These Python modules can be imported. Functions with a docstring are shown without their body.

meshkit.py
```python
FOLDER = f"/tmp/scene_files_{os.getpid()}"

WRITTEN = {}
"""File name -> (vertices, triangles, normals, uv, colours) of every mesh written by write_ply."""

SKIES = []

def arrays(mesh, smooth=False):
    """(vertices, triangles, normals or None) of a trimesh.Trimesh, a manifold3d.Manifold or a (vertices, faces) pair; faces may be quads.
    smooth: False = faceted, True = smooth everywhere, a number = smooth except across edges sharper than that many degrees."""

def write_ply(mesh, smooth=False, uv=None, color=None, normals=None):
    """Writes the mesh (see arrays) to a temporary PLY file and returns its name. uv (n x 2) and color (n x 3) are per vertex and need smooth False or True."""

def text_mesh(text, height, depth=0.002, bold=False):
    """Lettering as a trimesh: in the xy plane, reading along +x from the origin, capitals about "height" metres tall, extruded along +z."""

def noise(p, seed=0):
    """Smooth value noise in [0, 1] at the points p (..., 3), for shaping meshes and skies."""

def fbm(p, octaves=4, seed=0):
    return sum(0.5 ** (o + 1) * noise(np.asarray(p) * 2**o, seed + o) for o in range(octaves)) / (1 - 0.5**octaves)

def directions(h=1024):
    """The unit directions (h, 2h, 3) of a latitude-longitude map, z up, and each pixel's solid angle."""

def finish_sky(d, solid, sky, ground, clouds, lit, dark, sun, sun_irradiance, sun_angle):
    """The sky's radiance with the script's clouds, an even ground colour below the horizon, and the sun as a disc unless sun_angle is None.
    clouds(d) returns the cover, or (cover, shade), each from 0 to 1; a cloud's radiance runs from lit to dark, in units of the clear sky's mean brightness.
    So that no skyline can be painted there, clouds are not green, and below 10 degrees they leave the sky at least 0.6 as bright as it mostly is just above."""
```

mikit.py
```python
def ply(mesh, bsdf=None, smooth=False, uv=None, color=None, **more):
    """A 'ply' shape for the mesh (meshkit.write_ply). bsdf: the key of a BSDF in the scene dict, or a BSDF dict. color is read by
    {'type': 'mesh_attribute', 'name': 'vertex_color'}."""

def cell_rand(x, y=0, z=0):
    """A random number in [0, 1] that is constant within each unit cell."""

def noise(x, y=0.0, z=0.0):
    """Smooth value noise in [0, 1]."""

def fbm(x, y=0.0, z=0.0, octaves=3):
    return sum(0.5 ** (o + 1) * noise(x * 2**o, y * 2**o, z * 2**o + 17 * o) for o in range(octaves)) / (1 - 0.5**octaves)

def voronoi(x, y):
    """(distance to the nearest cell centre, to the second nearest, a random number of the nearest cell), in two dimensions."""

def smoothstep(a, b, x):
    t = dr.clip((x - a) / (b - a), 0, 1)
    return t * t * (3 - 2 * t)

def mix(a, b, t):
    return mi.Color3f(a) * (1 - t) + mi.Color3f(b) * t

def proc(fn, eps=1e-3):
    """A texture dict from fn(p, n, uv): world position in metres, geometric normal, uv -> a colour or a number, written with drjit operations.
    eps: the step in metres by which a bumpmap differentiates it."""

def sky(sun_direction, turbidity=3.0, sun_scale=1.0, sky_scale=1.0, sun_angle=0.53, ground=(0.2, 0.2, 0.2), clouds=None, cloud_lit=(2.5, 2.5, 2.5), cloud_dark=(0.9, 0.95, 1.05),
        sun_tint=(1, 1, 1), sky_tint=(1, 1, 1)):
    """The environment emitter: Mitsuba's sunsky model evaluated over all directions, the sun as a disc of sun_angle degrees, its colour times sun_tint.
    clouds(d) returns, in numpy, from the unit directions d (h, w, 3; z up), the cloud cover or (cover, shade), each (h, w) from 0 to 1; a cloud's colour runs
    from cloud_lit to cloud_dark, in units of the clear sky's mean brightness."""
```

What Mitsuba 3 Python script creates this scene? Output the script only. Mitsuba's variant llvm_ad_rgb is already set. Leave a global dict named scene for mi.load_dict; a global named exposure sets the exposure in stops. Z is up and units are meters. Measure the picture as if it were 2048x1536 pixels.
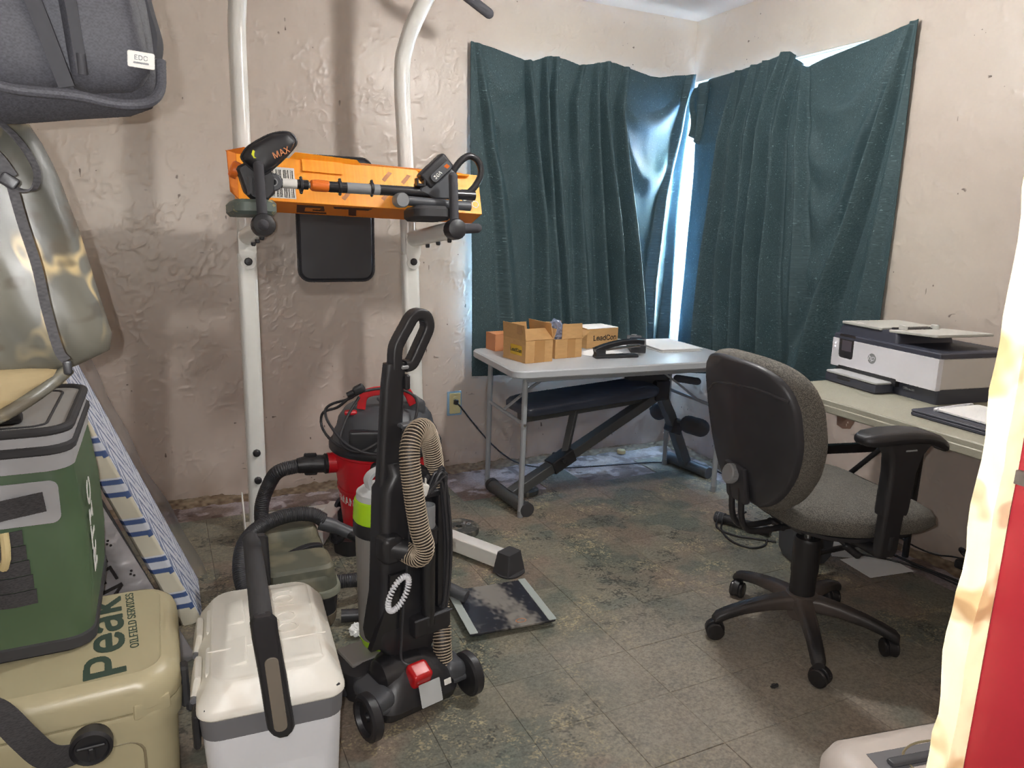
import math, random
import numpy as np
import trimesh
import drjit as dr
import mitsuba as mi
import mikit, meshkit
from mikit import noise, fbm, voronoi, smoothstep, mix, cell_rand, proc
from shapely.geometry import Polygon, box as sbox, Point
from shapely import affinity

scene, labels = {}, {}
T = mi.ScalarTransform4f
PI = math.pi
random.seed(7)
RNG = np.random.default_rng(7)

# ---------------------------------------------------------------- camera, daylight, lamps, exposure
# world: the far room corner is the origin, the left wall is the plane y=0, the right wall x=0, z up
FOCAL = 1451.342
YAW, PITCH, ROLL = 0.4514, 0.2159, -0.02566
CAM = np.array([-2.792, -3.510, 1.311])


def camera_axes(yaw, pitch, roll):
    f = np.array([math.sin(yaw) * math.cos(pitch), math.cos(yaw) * math.cos(pitch), -math.sin(pitch)])
    r = np.array([math.cos(yaw), -math.sin(yaw), 0])
    d = np.cross(f, r)
    return math.cos(roll) * r + math.sin(roll) * d, -math.sin(roll) * r + math.cos(roll) * d, f


CR, CD, CF = camera_axes(YAW, PITCH, ROLL)
scene['camera'] = {'type': 'perspective', 'fov': math.degrees(2 * math.atan(1024 / FOCAL)), 'fov_axis': 'x', 'near_clip': 0.02, 'far_clip': 100.0,
                   'to_world': T().look_at(origin=CAM.tolist(), target=(CAM + CF).tolist(), up=(-CD).tolist())}
exposure = 0.0
scene['sky'] = mikit.sky((0.35, 0.6, 0.72), turbidity=3.0, sun_scale=0.0, sky_scale=4200.0, ground=(0.3, 0.29, 0.27), sky_tint=(0.95, 1.0, 1.06))
LAMP = np.array([-1.22, -1.53, 2.17])
LAMP_POWER = (24.0, 23.7, 23.0)     # radiance of the ceiling bulb
UNSEEN_HALL_LAMP = np.array([-3.02, -4.55, 2.26])  # unseen bulb behind the camera, placed to light the lower room
UNSEEN_HALL_POWER = (270.0, 267.0, 261.0)
FLASH = (3.6, 3.6, 3.6)           # intensity of the phone's flash lamp, two centimetres beside its lens
scene['phone_flash'] = {'type': 'spot', 'cutoff_angle': 62.0, 'beam_width': 40.0, 'intensity': {'type': 'rgb', 'value': list(FLASH)},
                        'to_world': T().look_at(origin=(CAM - 0.026 * CR - 0.012 * CD + 0.004 * CF).tolist(), target=(CAM + 3 * CF).tolist(), up=(-CD).tolist())}


# ---------------------------------------------------------------- helpers: colours, materials, meshes
def lin(c):
    c = np.asarray(c, float) / 255.0
    return np.where(c < 0.04045, c / 12.92, ((c + 0.055) / 1.055) ** 2.4).tolist()


def mat(name, c, rough=0.5, metal=0.0, spec=0.5, tex=None, bump=None, bump_scale=0.001, **kw):
    b = {'type': 'principled', 'base_color': tex if tex is not None else {'type': 'rgb', 'value': lin(c)}, 'roughness': rough, 'metallic': metal, 'specular': spec, **kw}
    if bump is not None:
        b = {'type': 'bumpmap', 'arbitrary': bump, 'scale': bump_scale, 'bsdf': b}
    scene[name] = {'type': 'twosided', 'bsdf': b}
    return name


def cat(*ms):
    ms = [m for m in ms if m is not None]
    out, at = ([], []), 0
    for m in ms:
        out[0].append(np.asarray(m.vertices)); out[1].append(np.asarray(m.faces) + at); at += len(m.vertices)
    return trimesh.Trimesh(np.vstack(out[0]), np.vstack(out[1]), process=False)


def moved(m, loc=(0, 0, 0), rz=0.0, rx=0.0, ry=0.0, scale=None):
    m = m.copy()
    v = np.asarray(m.vertices, float)
    if scale is not None:
        v = v * np.asarray(scale)
    M = trimesh.transformations.euler_matrix(math.radians(rx), math.radians(ry), math.radians(rz), 'sxyz')[:3, :3]
    m.vertices = v @ M.T + np.asarray(loc)
    return m


def frame(m, o, x, y, z=None):
    """the mesh with its axes laid along x, y (and z), its origin at o"""
    x, y = np.asarray(x, float), np.asarray(y, float)
    z = np.cross(x, y) if z is None else np.asarray(z, float)
    m = m.copy()
    M = np.stack([x, y, z], 1)
    m.vertices = np.asarray(m.vertices) @ M.T + np.asarray(o)
    if np.linalg.det(M) < 0:
        m.faces = np.asarray(m.faces)[:, ::-1]
    return m


def unit(v):
    v = np.asarray(v, float)
    return v / np.linalg.norm(v)


def hull(pts):
    return trimesh.convex.convex_hull(np.asarray(pts))


def rbox(sx, sy, sz, r=0.01, seg=2, loc=(0, 0, 0)):
    """a box with rounded edges, centred"""
    r = min(r, sx / 2.01, sy / 2.01, sz / 2.01)
    if seg <= 1:
        pts = []
        for s in np.ndindex(2, 2, 2):
            c = (np.array(s) * 2 - 1) * np.array([sx, sy, sz]) / 2
            for k in range(3):
                d = -np.sign(c) * r
                d[k] = 0
                pts.append(c + d)
        return moved(hull(pts), loc)
    n = seg
    ang = np.linspace(0, PI / 2, n + 1)
    q = [(math.sin(a) * math.cos(b), math.sin(a) * math.sin(b), math.cos(a)) for a in ang for b in (ang if a > 0 else [0])]
    q = np.array(q) * r
    pts = []
    for s in np.ndindex(2, 2, 2):
        sg = np.array(s) * 2 - 1
        pts.append(sg * (np.array([sx, sy, sz]) / 2 - r) + sg * q)
    return moved(hull(np.vstack(pts)), loc)


def rrect(w, h, r, n=5):
    """rounded rectangle outline (n+1 points a corner), centred, counter-clockwise"""
    r = min(r, w / 2 - 1e-6, h / 2 - 1e-6)
    p = []
    for cx, cy, a0 in ((1, 1, 0), (-1, 1, 90), (-1, -1, 180), (1, -1, 270)):
        for k in range(n + 1):
            a = math.radians(a0 + 90 * k / n)
            p.append((cx * (w / 2 - r) + r * math.cos(a), cy * (h / 2 - r) + r * math.sin(a)))
    return np.array(p)


def loft(rings, cap=True):
    """rings of equal point count (k, n, 3) joined by quads"""
    R = np.asarray(rings, float)
    k, n = R.shape[:2]
    v = R.reshape(-1, 3)
    i, j = np.meshgrid(np.arange(k - 1), np.arange(n), indexing='ij')
    a, b, c, d = i * n + j, i * n + (j + 1) % n, (i + 1) * n + (j + 1) % n, (i + 1) * n + j
    f = np.vstack([np.stack([a, b, c], -1).reshape(-1, 3), np.stack([a, c, d], -1).reshape(-1, 3)])
    if cap:
        v = np.vstack([v, R[0].mean(0), R[-1].mean(0)])
        e = np.arange(n)
        f = np.vstack([f, np.stack([(e + 1) % n, e, np.full(n, k * n)], 1), np.stack([(k - 1) * n + e, (k - 1) * n + (e + 1) % n, np.full(n, k * n + 1)], 1)])
    return trimesh.Trimesh(v, f, process=False)


def plate(w, h, t, r=0.02, bev=0.003, n=5):
    """rounded rectangle slab lying in xy, from z=0 to t, bevelled"""
    rings = []
    for z, ins in ((0, bev), (bev, 0), (t - bev, 0), (t, bev)):
        p = rrect(w - 2 * ins, h - 2 * ins, max(r - ins, 0.0005), n)
        rings.append(np.c_[p, np.full(len(p), z)])
    return loft(rings)


def taper_box(sections, n=6):
    """sections of (z, w, d, r, cx, cy): rounded rectangles lofted along z"""
    rings = []
    for s in sections:
        z, w, d, r = s[:4]
        cx, cy = (s[4], s[5]) if len(s) > 4 else (0, 0)
        p = rrect(w, d, r, n)
        rings.append(np.c_[p[:, 0] + cx, p[:, 1] + cy, np.full(len(p), z)])
    return loft(rings)


def extr(poly, t, bev=0.0):
    """a 2D outline (array or shapely polygon) extruded along z from 0 to t"""
    P = poly if hasattr(poly, 'exterior') else Polygon(np.asarray(poly))
    if not P.is_valid:
        P = P.buffer(0)
    ms = []
    for g in getattr(P, 'geoms', [P]):
        ms.append(trimesh.creation.extrude_polygon(g, t, engine='earcut'))
    return cat(*ms)


def spline(pts, n=8, closed=False):
    p = np.asarray(pts, float)
    if closed:
        q = np.vstack([p[-1], p, p[0], p[1]])
    else:
        q = np.vstack([2 * p[0] - p[1], p, 2 * p[-1] - p[-2]])
    out = []
    for i in range(1, len(q) - 2):
        for t in np.linspace(0, 1, n, endpoint=False):
            a, b, c, d = q[i - 1], q[i], q[i + 1], q[i + 2]
            out.append(0.5 * (2 * b + (c - a) * t + (2 * a - 5 * b + 4 * c - d) * t * t + (3 * b - a - 3 * c + d) * t ** 3))
    if not closed:
        out.append(q[-2])
    return np.array(out)


def frames(path, up=None):
    p = np.asarray(path, float)
    t = np.gradient(p, axis=0)
    t /= np.linalg.norm(t, axis=1, keepdims=True) + 1e-12
    a = np.array([0, 0, 1.0]) if abs(t[0][2]) < 0.9 else np.array([1.0, 0, 0])
    if up is not None:
        a = np.asarray(up, float)
    A, B = [], []
    for k in range(len(p)):
        if up is not None and k > 0:
            a = np.asarray(up, float) if np.linalg.norm(np.cross(t[k], up)) > 0.05 else a
        a = a - t[k] * (a @ t[k])
        a /= np.linalg.norm(a)
        A.append(a); B.append(np.cross(t[k], a))
    return p, t, np.array(A), np.array(B)


def tube(path, r, n=12, cap=True, up=None, closed=False):
    p = np.asarray(path, float)
    if closed:
        p = np.vstack([p, p[:1]])
    p, t, A, B = frames(p, up)
    r = np.broadcast_to(r, (len(p),))
    ang = np.arange(n) * 2 * PI / n
    R = p[:, None] + r[:, None, None] * (np.cos(ang)[None, :, None] * A[:, None] + np.sin(ang)[None, :, None] * B[:, None])
    return loft(R, cap and not closed)


def bar(a, b, r, n=14, round_end=False):
    a, b = np.asarray(a, float), np.asarray(b, float)
    if not round_end:
        return tube([a, b], r, n)
    L = np.linalg.norm(b - a); u = (b - a) / L
    ss, rr = [], []
    for k in range(6):
        q = k / 5 * PI / 2
        ss.append(r * (1 - math.cos(q)) if False else r * (1 - math.cos(PI / 2 - (PI / 2 - q)))); rr.append(r * math.sin(q))
    ss, rr = np.array(ss), np.maximum(np.array(rr), 1e-4)
    s = np.r_[ss, L - ss[::-1]]
    return tube(a + s[:, None] * u, np.r_[rr, rr[::-1]], n)


def flat_bar(path, w, t, up=(0, 0, 1), r=None, n=3):
    """a rounded rectangular section (w across, t along 'up') swept along the path"""
    p, tt, A, B = frames(path, up)
    q = rrect(w, t, min(w, t) * 0.2 if r is None else r, n)
    R = p[:, None] + q[None, :, 1, None] * A[:, None] + q[None, :, 0, None] * B[:, None]
    return loft(R)


def lathe(prof, n=32, cap=True):
    """profile of (radius, z) points turned about z"""
    prof = np.asarray(prof, float)
    ang = np.arange(n) * 2 * PI / n
    R = np.stack([prof[:, 0, None] * np.cos(ang), prof[:, 0, None] * np.sin(ang), np.repeat(prof[:, 1:2], n, 1)], -1)
    return loft(R, cap)


def ribbed(path, r, depth, pitch, n=14, per=4):
    """a corrugated hose along the path"""
    p = np.asarray(path, float)
    s = np.r_[0, np.cumsum(np.linalg.norm(np.diff(p, axis=0), axis=1))]
    m = max(8, int(s[-1] / pitch * per))
    t = np.linspace(0, s[-1], m)
    q = np.stack([np.interp(t, s, p[:, k]) for k in range(3)], 1)
    rad = r - depth * (0.5 + 0.5 * np.cos(2 * PI * t / pitch)) ** 1.5
    return tube(q, rad, n)


def ribbon(path, w, t, side):
    """a flat strap: width w along 'side', thickness t"""
    p = np.asarray(path, float)
    tt = np.gradient(p, axis=0); tt /= np.linalg.norm(tt, axis=1, keepdims=True) + 1e-12
    S = np.broadcast_to(np.asarray(side, float), p.shape).copy()
    S -= tt * (S * tt).sum(1, keepdims=True)
    S /= np.linalg.norm(S, axis=1, keepdims=True) + 1e-12
    N = np.cross(tt, S)
    R = np.stack([p + S * w / 2 + N * t / 2, p - S * w / 2 + N * t / 2, p - S * w / 2 - N * t / 2, p + S * w / 2 - N * t / 2], 1)
    return loft(R)


def grid(fn, nu, nv, thick=None):
    """a sheet from fn(u, v) -> (..., 3) over [0,1]^2; with thick, a closed sheet offset along its normals"""
    u, v = np.meshgrid(np.linspace(0, 1, nu), np.linspace(0, 1, nv), indexing='ij')
    P = fn(u, v)
    i, j = np.meshgrid(np.arange(nu - 1), np.arange(nv - 1), indexing='ij')
    a, b, c, d = i * nv + j, (i + 1) * nv + j, (i + 1) * nv + j + 1, i * nv + j + 1
    f = np.vstack([np.stack([a, b, c], -1).reshape(-1, 3), np.stack([a, c, d], -1).reshape(-1, 3)])
    m = trimesh.Trimesh(P.reshape(-1, 3), f, process=False)
    if thick:
        n = np.array(m.vertex_normals)
        v2 = np.vstack([P.reshape(-1, 3), P.reshape(-1, 3) - n * thick])
        N = nu * nv
        e = np.r_[np.arange(nu - 1) * nv, (nu - 1) * nv + np.arange(nv - 1), np.arange(nu - 1, 0, -1) * nv + nv - 1, np.arange(nv - 1, 0, -1)]
        e2 = np.roll(e, -1)
        f2 = np.vstack([f, f[:, ::-1] + N, np.stack([e, e + N, e2], 1), np.stack([e2, e + N, e2 + N], 1)])
        m = trimesh.Trimesh(v2, f2, process=False)
    return m


def key_for(name):
    used = lambda k: k in scene or k in labels or any(x.startswith(k + '__') for x in scene)
    if not used(name):
        return name
    i = 1
    while used(f'{name}_{i:03d}'):
        i += 1
    return f'{name}_{i:03d}'


def thing(name, label, category, group=None):
    k = key_for(name)
    labels[k] = {'label': label, 'category': category}
    if group:
        labels[k]['group'] = group
    return k


def put(name, mesh, m, parent=None, smooth=35, label=None, kind=None, **kw):
    """one entry of the scene: a part under its parent, or a piece of the setting"""
    k = key_for(f'{parent}__{name}' if parent else name)
    scene[k] = mikit.ply(mesh, m, smooth, **kw)
    if label or kind:
        labels[k] = {}
        if label:
            labels[k]['label'] = label
        if kind:
            labels[k]['kind'] = kind
    return k


def solo(name, mesh, m, label, category, group=None, smooth=35, kind=None):
    k = thing(name, label, category, group)
    if kind:
        labels[k]['kind'] = kind
    scene[k] = mikit.ply(mesh, m, smooth)
    return k


def boxm(x0, x1, y0, y1, z0, z1, bev=0.0):
    s = (x1 - x0, y1 - y0, z1 - z0)
    c = ((x0 + x1) / 2, (y0 + y1) / 2, (z0 + z1) / 2)
    m = rbox(*s, r=bev, seg=1) if bev else trimesh.creation.box(s)
    return moved(m, c)


def text(s, h, depth=0.0006, bold=False, centre=True):
    m = meshkit.text_mesh(s, h, depth, bold)
    if centre:
        b = m.bounds
        m.vertices = np.asarray(m.vertices) - [(b[0][0] + b[1][0]) / 2, (b[0][1] + b[1][1]) / 2, 0]
    return m


# ---------------------------------------------------------------- materials of the room
def wall_colour(p, n, uv):
    along = dr.select(dr.abs(n.y) > 0.5, p.x, p.y)
    base = mix(lin((205, 196, 184)), lin((198, 186, 175)), smoothstep(0.3, 0.75, fbm(along * 1.3 + 3, p.z * 1.1, 2.0, octaves=3)))
    # the wall colour turns pinker lower down
    base = mix(base, lin((190, 172, 163)), 0.6 * (1 - smoothstep(0.5, 1.5, p.z + 0.25 * fbm(along * 2, p.z * 2, 4.0))))
    grime = (1 - smoothstep(0.02, 0.22, p.z + 0.12 * (fbm(along * 7, p.z * 7, 1.0) - 0.5)))
    base = mix(base, lin((132, 108, 84)), 0.6 * grime * fbm(along * 12, p.z * 6, 3.0))
    blue = smoothstep(0.5, 0.58, fbm(along * 3.2 + 5, p.z * 9, 7.0)) * smoothstep(0.03, 0.04, p.z) * (1 - smoothstep(0.055, 0.07, p.z + 0.02 * noise(along * 9)))
    blue = blue * dr.select(dr.abs(n.y) > 0.5, dr.select(along < -2.0, 1.0, 0.0), dr.select(along < -1.5, 1.0, 0.0))
    base = mix(base, lin((112, 158, 190)), 0.85 * blue)
    speck = smoothstep(0.86, 0.9, noise(along * 70, p.z * 70, 11.0)) * smoothstep(0.84, 0.9, noise(along * 17 + 40, p.z * 19, 3.0))
    return mix(base, lin((88, 70, 60)), 0.8 * speck)


mat('paint_wall', None, rough=0.36, spec=0.45, tex=proc(wall_colour))
mat('paint_ceiling', (200, 194, 192), rough=0.9)
mat('paint_hall', (150, 140, 128), rough=0.9)
mat('raw_plaster', None, rough=0.95, spec=0.1, tex=proc(lambda p, n, uv: mix(lin((100, 80, 64)), mix(lin((58, 44, 36)), lin((170, 154, 130)), noise(p.x * 60, p.y * 60, p.z * 90)), fbm(p.x * 25, p.y * 25, p.z * 40))))


def tile_colour(p, n, uv):
    x, y = p.x, p.y
    tone = cell_rand(dr.floor((x + 1.316) / 0.2286), dr.floor((y + 1.356) / 0.2286), 3)
    c = mix(lin((118, 114, 100)), lin((98, 98, 88)), smoothstep(0.3, 0.7, fbm(x * 2.2, y * 2.2, 1.0)))
    c = mix(c, lin((122, 106, 94)), 0.7 * smoothstep(0.45, 0.7, fbm(x * 4 + 7, y * 4, 2.0)))
    c = mix(c, lin((84, 92, 84)), 0.7 * smoothstep(0.5, 0.68, fbm(x * 7 + 3, y * 9, 6.0)))
    c = c * (0.9 + 0.2 * tone)
    wornx, worny = (x + 1.28) / 0.75, (y + 2.05) / 0.55
    worn = (1 - smoothstep(0.35, 1.15, dr.sqrt(wornx * wornx + worny * worny) + 0.5 * (fbm(x * 4, y * 4, 8.0) - 0.5)))
    c = mix(c, lin((150, 142, 130)), 0.75 * worn)
    spot = smoothstep(0.50, 0.72, 0.5 * fbm(x * 44, y * 44, 5.0) + 0.5 * noise(x * 200, y * 220, 6.0)) * smoothstep(0.45, 0.75, fbm(x * 8 + 21, y * 8, 3.0)) * (1 - 0.85 * worn)
    c = mix(c, lin((168, 156, 124)), 0.7 * spot)
    dark = smoothstep(0.52, 0.72, 0.6 * fbm(x * 30 + 9, y * 40, 15.0) + 0.4 * noise(x * 150 + 5, y * 170, 16.0)) * smoothstep(0.44, 0.66, fbm(x * 6 + 11, y * 6, 13.0)) * (1 - 0.9 * worn)
    c = mix(c, lin((56, 58, 54)), 0.8 * dark)
    grit = noise(x * 260, y * 260, 2.0) * 0.5 + noise(x * 110, y * 150, 4.0) * 0.5
    c = c * (0.66 + 0.68 * grit)
    return c


mat('vinyl_tile', None, rough=0.55, spec=0.35, tex=proc(tile_colour), bump=proc(lambda p, n, uv: fbm(p.x * 90, p.y * 90, 1.0, octaves=2) + 0.7 * fbm(p.x * 14, p.y * 14, 3.0), 0.002), bump_scale=0.0012)


def slab_colour(p, n, uv):
    c = mix(lin((150, 140, 142)), lin((108, 92, 84)), smoothstep(0.35, 0.65, fbm(p.x * 6, p.y * 8, 2.0)))
    c = mix(c, lin((186, 178, 182)), 0.6 * smoothstep(0.55, 0.7, fbm(p.x * 11 + 4, p.y * 14, 5.0)))
    c = mix(c, lin((70, 48, 40)), 0.7 * smoothstep(0.6, 0.74, fbm(p.x * 16, p.y * 16, 9.0)))
    return c * (0.8 + 0.4 * noise(p.x * 150, p.y * 150, 1.0))


mat('bare_slab', None, rough=0.6, spec=0.4, tex=proc(slab_colour), bump=proc(lambda p, n, uv: fbm(p.x * 60, p.y * 60, 1.0), 0.002), bump_scale=0.003)
mat('white_frame', (226, 232, 226), rough=0.45)
scene['window_glass'] = {'type': 'thindielectric', 'int_ior': 1.5}


def chipped(p, n, uv):
    k = smoothstep(0.6, 0.72, fbm(p.x * 30, p.y * 30, p.z * 22))
    low = 1 - smoothstep(0.62, 0.72, p.z + 0.05 * noise(p.z * 40))
    return mix(mix(lin((212, 196, 158)), lin((176, 148, 106)), k), lin((120, 78, 46)), smoothstep(0.62, 0.7, fbm(p.x * 20, p.y * 24, p.z * 26)) * 0.5 + 0.0 * low)


mat('bare_brown_metal', (60, 54, 50), rough=0.6)
mat('jamb_cream', None, rough=0.7, tex=proc(chipped), bump=proc(lambda p, n, uv: fbm(p.x * 60, p.y * 60, p.z * 40), 0.002), bump_scale=0.004)
mat('jamb_red', None, rough=0.5, tex=proc(lambda p, n, uv: mix(lin((116, 15, 26)), lin((176, 76, 82)), 0.8 * smoothstep(0.68, 0.76, fbm(p.x * 26, p.y * 26, p.z * 20)))))

# ---------------------------------------------------------------- floor: slab and nine-inch tiles
WX0, WY0, H = -3.30, -3.20, 2.44
put('floor', boxm(WX0 - 0.12, 0.12, -5.6, 0.12, -0.12, -0.004), 'bare_slab', kind='structure', smooth=False)
TS = 0.2286
tile_plys = []
for v in range(3):
    t = trimesh.creation.box((TS - 0.0016, TS - 0.0016, 0.0045))
    e = rbox(TS - 0.0011, TS - 0.0011, 0.005, r=0.0009, seg=1)
    tile_plys.append(mikit.ply(e, 'vinyl_tile', False))
for i in range(-9, 6):
    for j in range(-8, 6):
        cx, cy = -1.316 + (i + 0.5) * TS, -1.356 + (j + 0.5) * TS
        if cx < WX0 or cx > -0.02 or cy < WY0 + 0.02:
            continue
        if cy + TS / 2 > -0.13 or (cy + TS / 2 > -0.3 and cx > -2.15 and i not in (-2, 1, 4)) or cx + TS / 2 > -0.10:
            continue
        k = key_for('floor__tile')
        z = -0.0025 + RNG.uniform(-0.0005, 0.0002)
        scene[k] = {**tile_plys[(i * 3 + j) % 3], 'to_world': T().translate([cx, cy, z]).rotate([0, 0, 1], float(90 * ((i + j) % 4))).rotate([1, 0, 0], float(RNG.uniform(-0.12, 0.12))).rotate([0, 1, 0], float(RNG.uniform(-0.12, 0.12)))}

# ---------------------------------------------------------------- walls with the corner window
WT = 0.12
LW = (-1.20, -0.05, 0.78, 2.11)      # window in the left wall: x0, x1, z0, z1
RW = (-1.15, -0.012, 0.78, 2.12)      # window in the right wall: y0, y1, z0, z1
def plastered(a0, a1, z0, z1, hole, step, seed, place):
    """the trowelled, knocked-down plaster of a wall as relief: short raised squiggles over an orange peel"""
    na, nz = int((a1 - a0) / step), int((z1 - z0) / step)
    A, Z = np.meshgrid(np.linspace(a0, a1, na), np.linspace(z0, z1, nz), indexing='ij')
    o = np.zeros_like(A)
    wx = 0.35 * (meshkit.noise(np.stack([A * 25, Z * 25, o + seed], -1)) - 0.5)
    n1 = np.abs(meshkit.noise(np.stack([A * 38 + wx * 3, Z * 26, o + 3 + seed], -1)) - 0.5)
    n2 = np.abs(meshkit.noise(np.stack([A * 27 + 50, Z * 41 + wx * 3, o + 9 + seed], -1)) - 0.5)
    m1 = np.clip((meshkit.noise(np.stack([A * 17, Z * 15, o + 5 + seed], -1)) - 0.52) * 9, 0, 1)
    m2 = np.clip((meshkit.noise(np.stack([A * 15 + 9, Z * 17, o + 8 + seed], -1)) - 0.56) * 9, 0, 1)
    h = 0.0023 * np.clip(1 - n1 / 0.11, 0, 1) * m1 + 0.0022 * np.clip(1 - n2 / 0.10, 0, 1) * m2
    h += 0.0011 * meshkit.noise(np.stack([A * 95, Z * 80, o + seed], -1)) + 0.004 * (meshkit.fbm(np.stack([A * 3, Z * 3, o + seed], -1), 2) - 0.5)
    P = place(A, h, Z).reshape(-1, 3)
    ii, jj = np.meshgrid(np.arange(na - 1), np.arange(nz - 1), indexing='ij')
    ca, cz = A[:-1, :-1] + step / 2, Z[:-1, :-1] + step / 2
    keep = ~((ca > hole[0]) & (ca < hole[1]) & (cz > hole[2]) & (cz < hole[3]))
    a = (ii * nz + jj)[keep]; b = ((ii + 1) * nz + jj)[keep]
    f = np.vstack([np.stack([a, b, b + 1], 1), np.stack([a, b + 1, a + 1], 1)])
    return trimesh.Trimesh(P, f, process=False)


WG = 0.004
put('wall_left', cat(boxm(WX0 - WT, LW[0], WG, WT, -0.01, H), boxm(LW[0], LW[1], WG, WT, -0.01, LW[2]), boxm(LW[0], LW[1], WG, WT, LW[3], H), boxm(LW[1], WT, WG, WT, -0.01, H)), 'paint_wall', kind='structure', smooth=False)
put('plaster', plastered(WX0, 0.004, -0.01, H, LW, 0.0052, 1, lambda a, h, z: np.stack([a, -h + 0.001, z], -1)), 'paint_wall', 'wall_left', smooth=True)
put('wall_right', cat(boxm(WG, WT, WY0 - WT, RW[0], -0.01, H), boxm(WG, WT, RW[0], RW[1], -0.01, RW[2]), boxm(WG, WT, RW[0], RW[1], RW[3], H), boxm(WG, WT, RW[1], WG, -0.01, H)), 'paint_wall', kind='structure', smooth=False)
put('plaster', plastered(WY0, 0.004, -0.01, H, RW, 0.006, 31, lambda a, h, z: np.stack([-h + 0.001, a, z], -1)), 'paint_wall', 'wall_right', smooth=True)
put('wall_side', boxm(WX0 - WT, WX0, -5.6, 0, -0.01, H), 'paint_wall', kind='structure', smooth=False)
DX0, DX1, DZ = -3.14, -2.230, 2.05
put('wall_near', cat(boxm(WX0, DX0, WY0 - WT, WY0, -0.01, H), boxm(DX0, DX1, WY0 - WT, WY0, DZ, H), boxm(DX1, 0, WY0 - WT, WY0, -0.01, H)), 'paint_wall', kind='structure', smooth=False)
put('ceiling', boxm(WX0 - WT, WT, -5.6, WT, H, H + 0.1), 'paint_ceiling', kind='structure', smooth=False)
put('wall_unseen_hall', cat(boxm(WX0, 0.12, -5.6, -5.5, -0.01, H), boxm(0.0, 0.12, -5.5, WY0 - WT, -0.01, H)), 'paint_hall', kind='structure', smooth=False)  # unseen hallway walls, out of view, closing the hall against sky light
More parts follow.
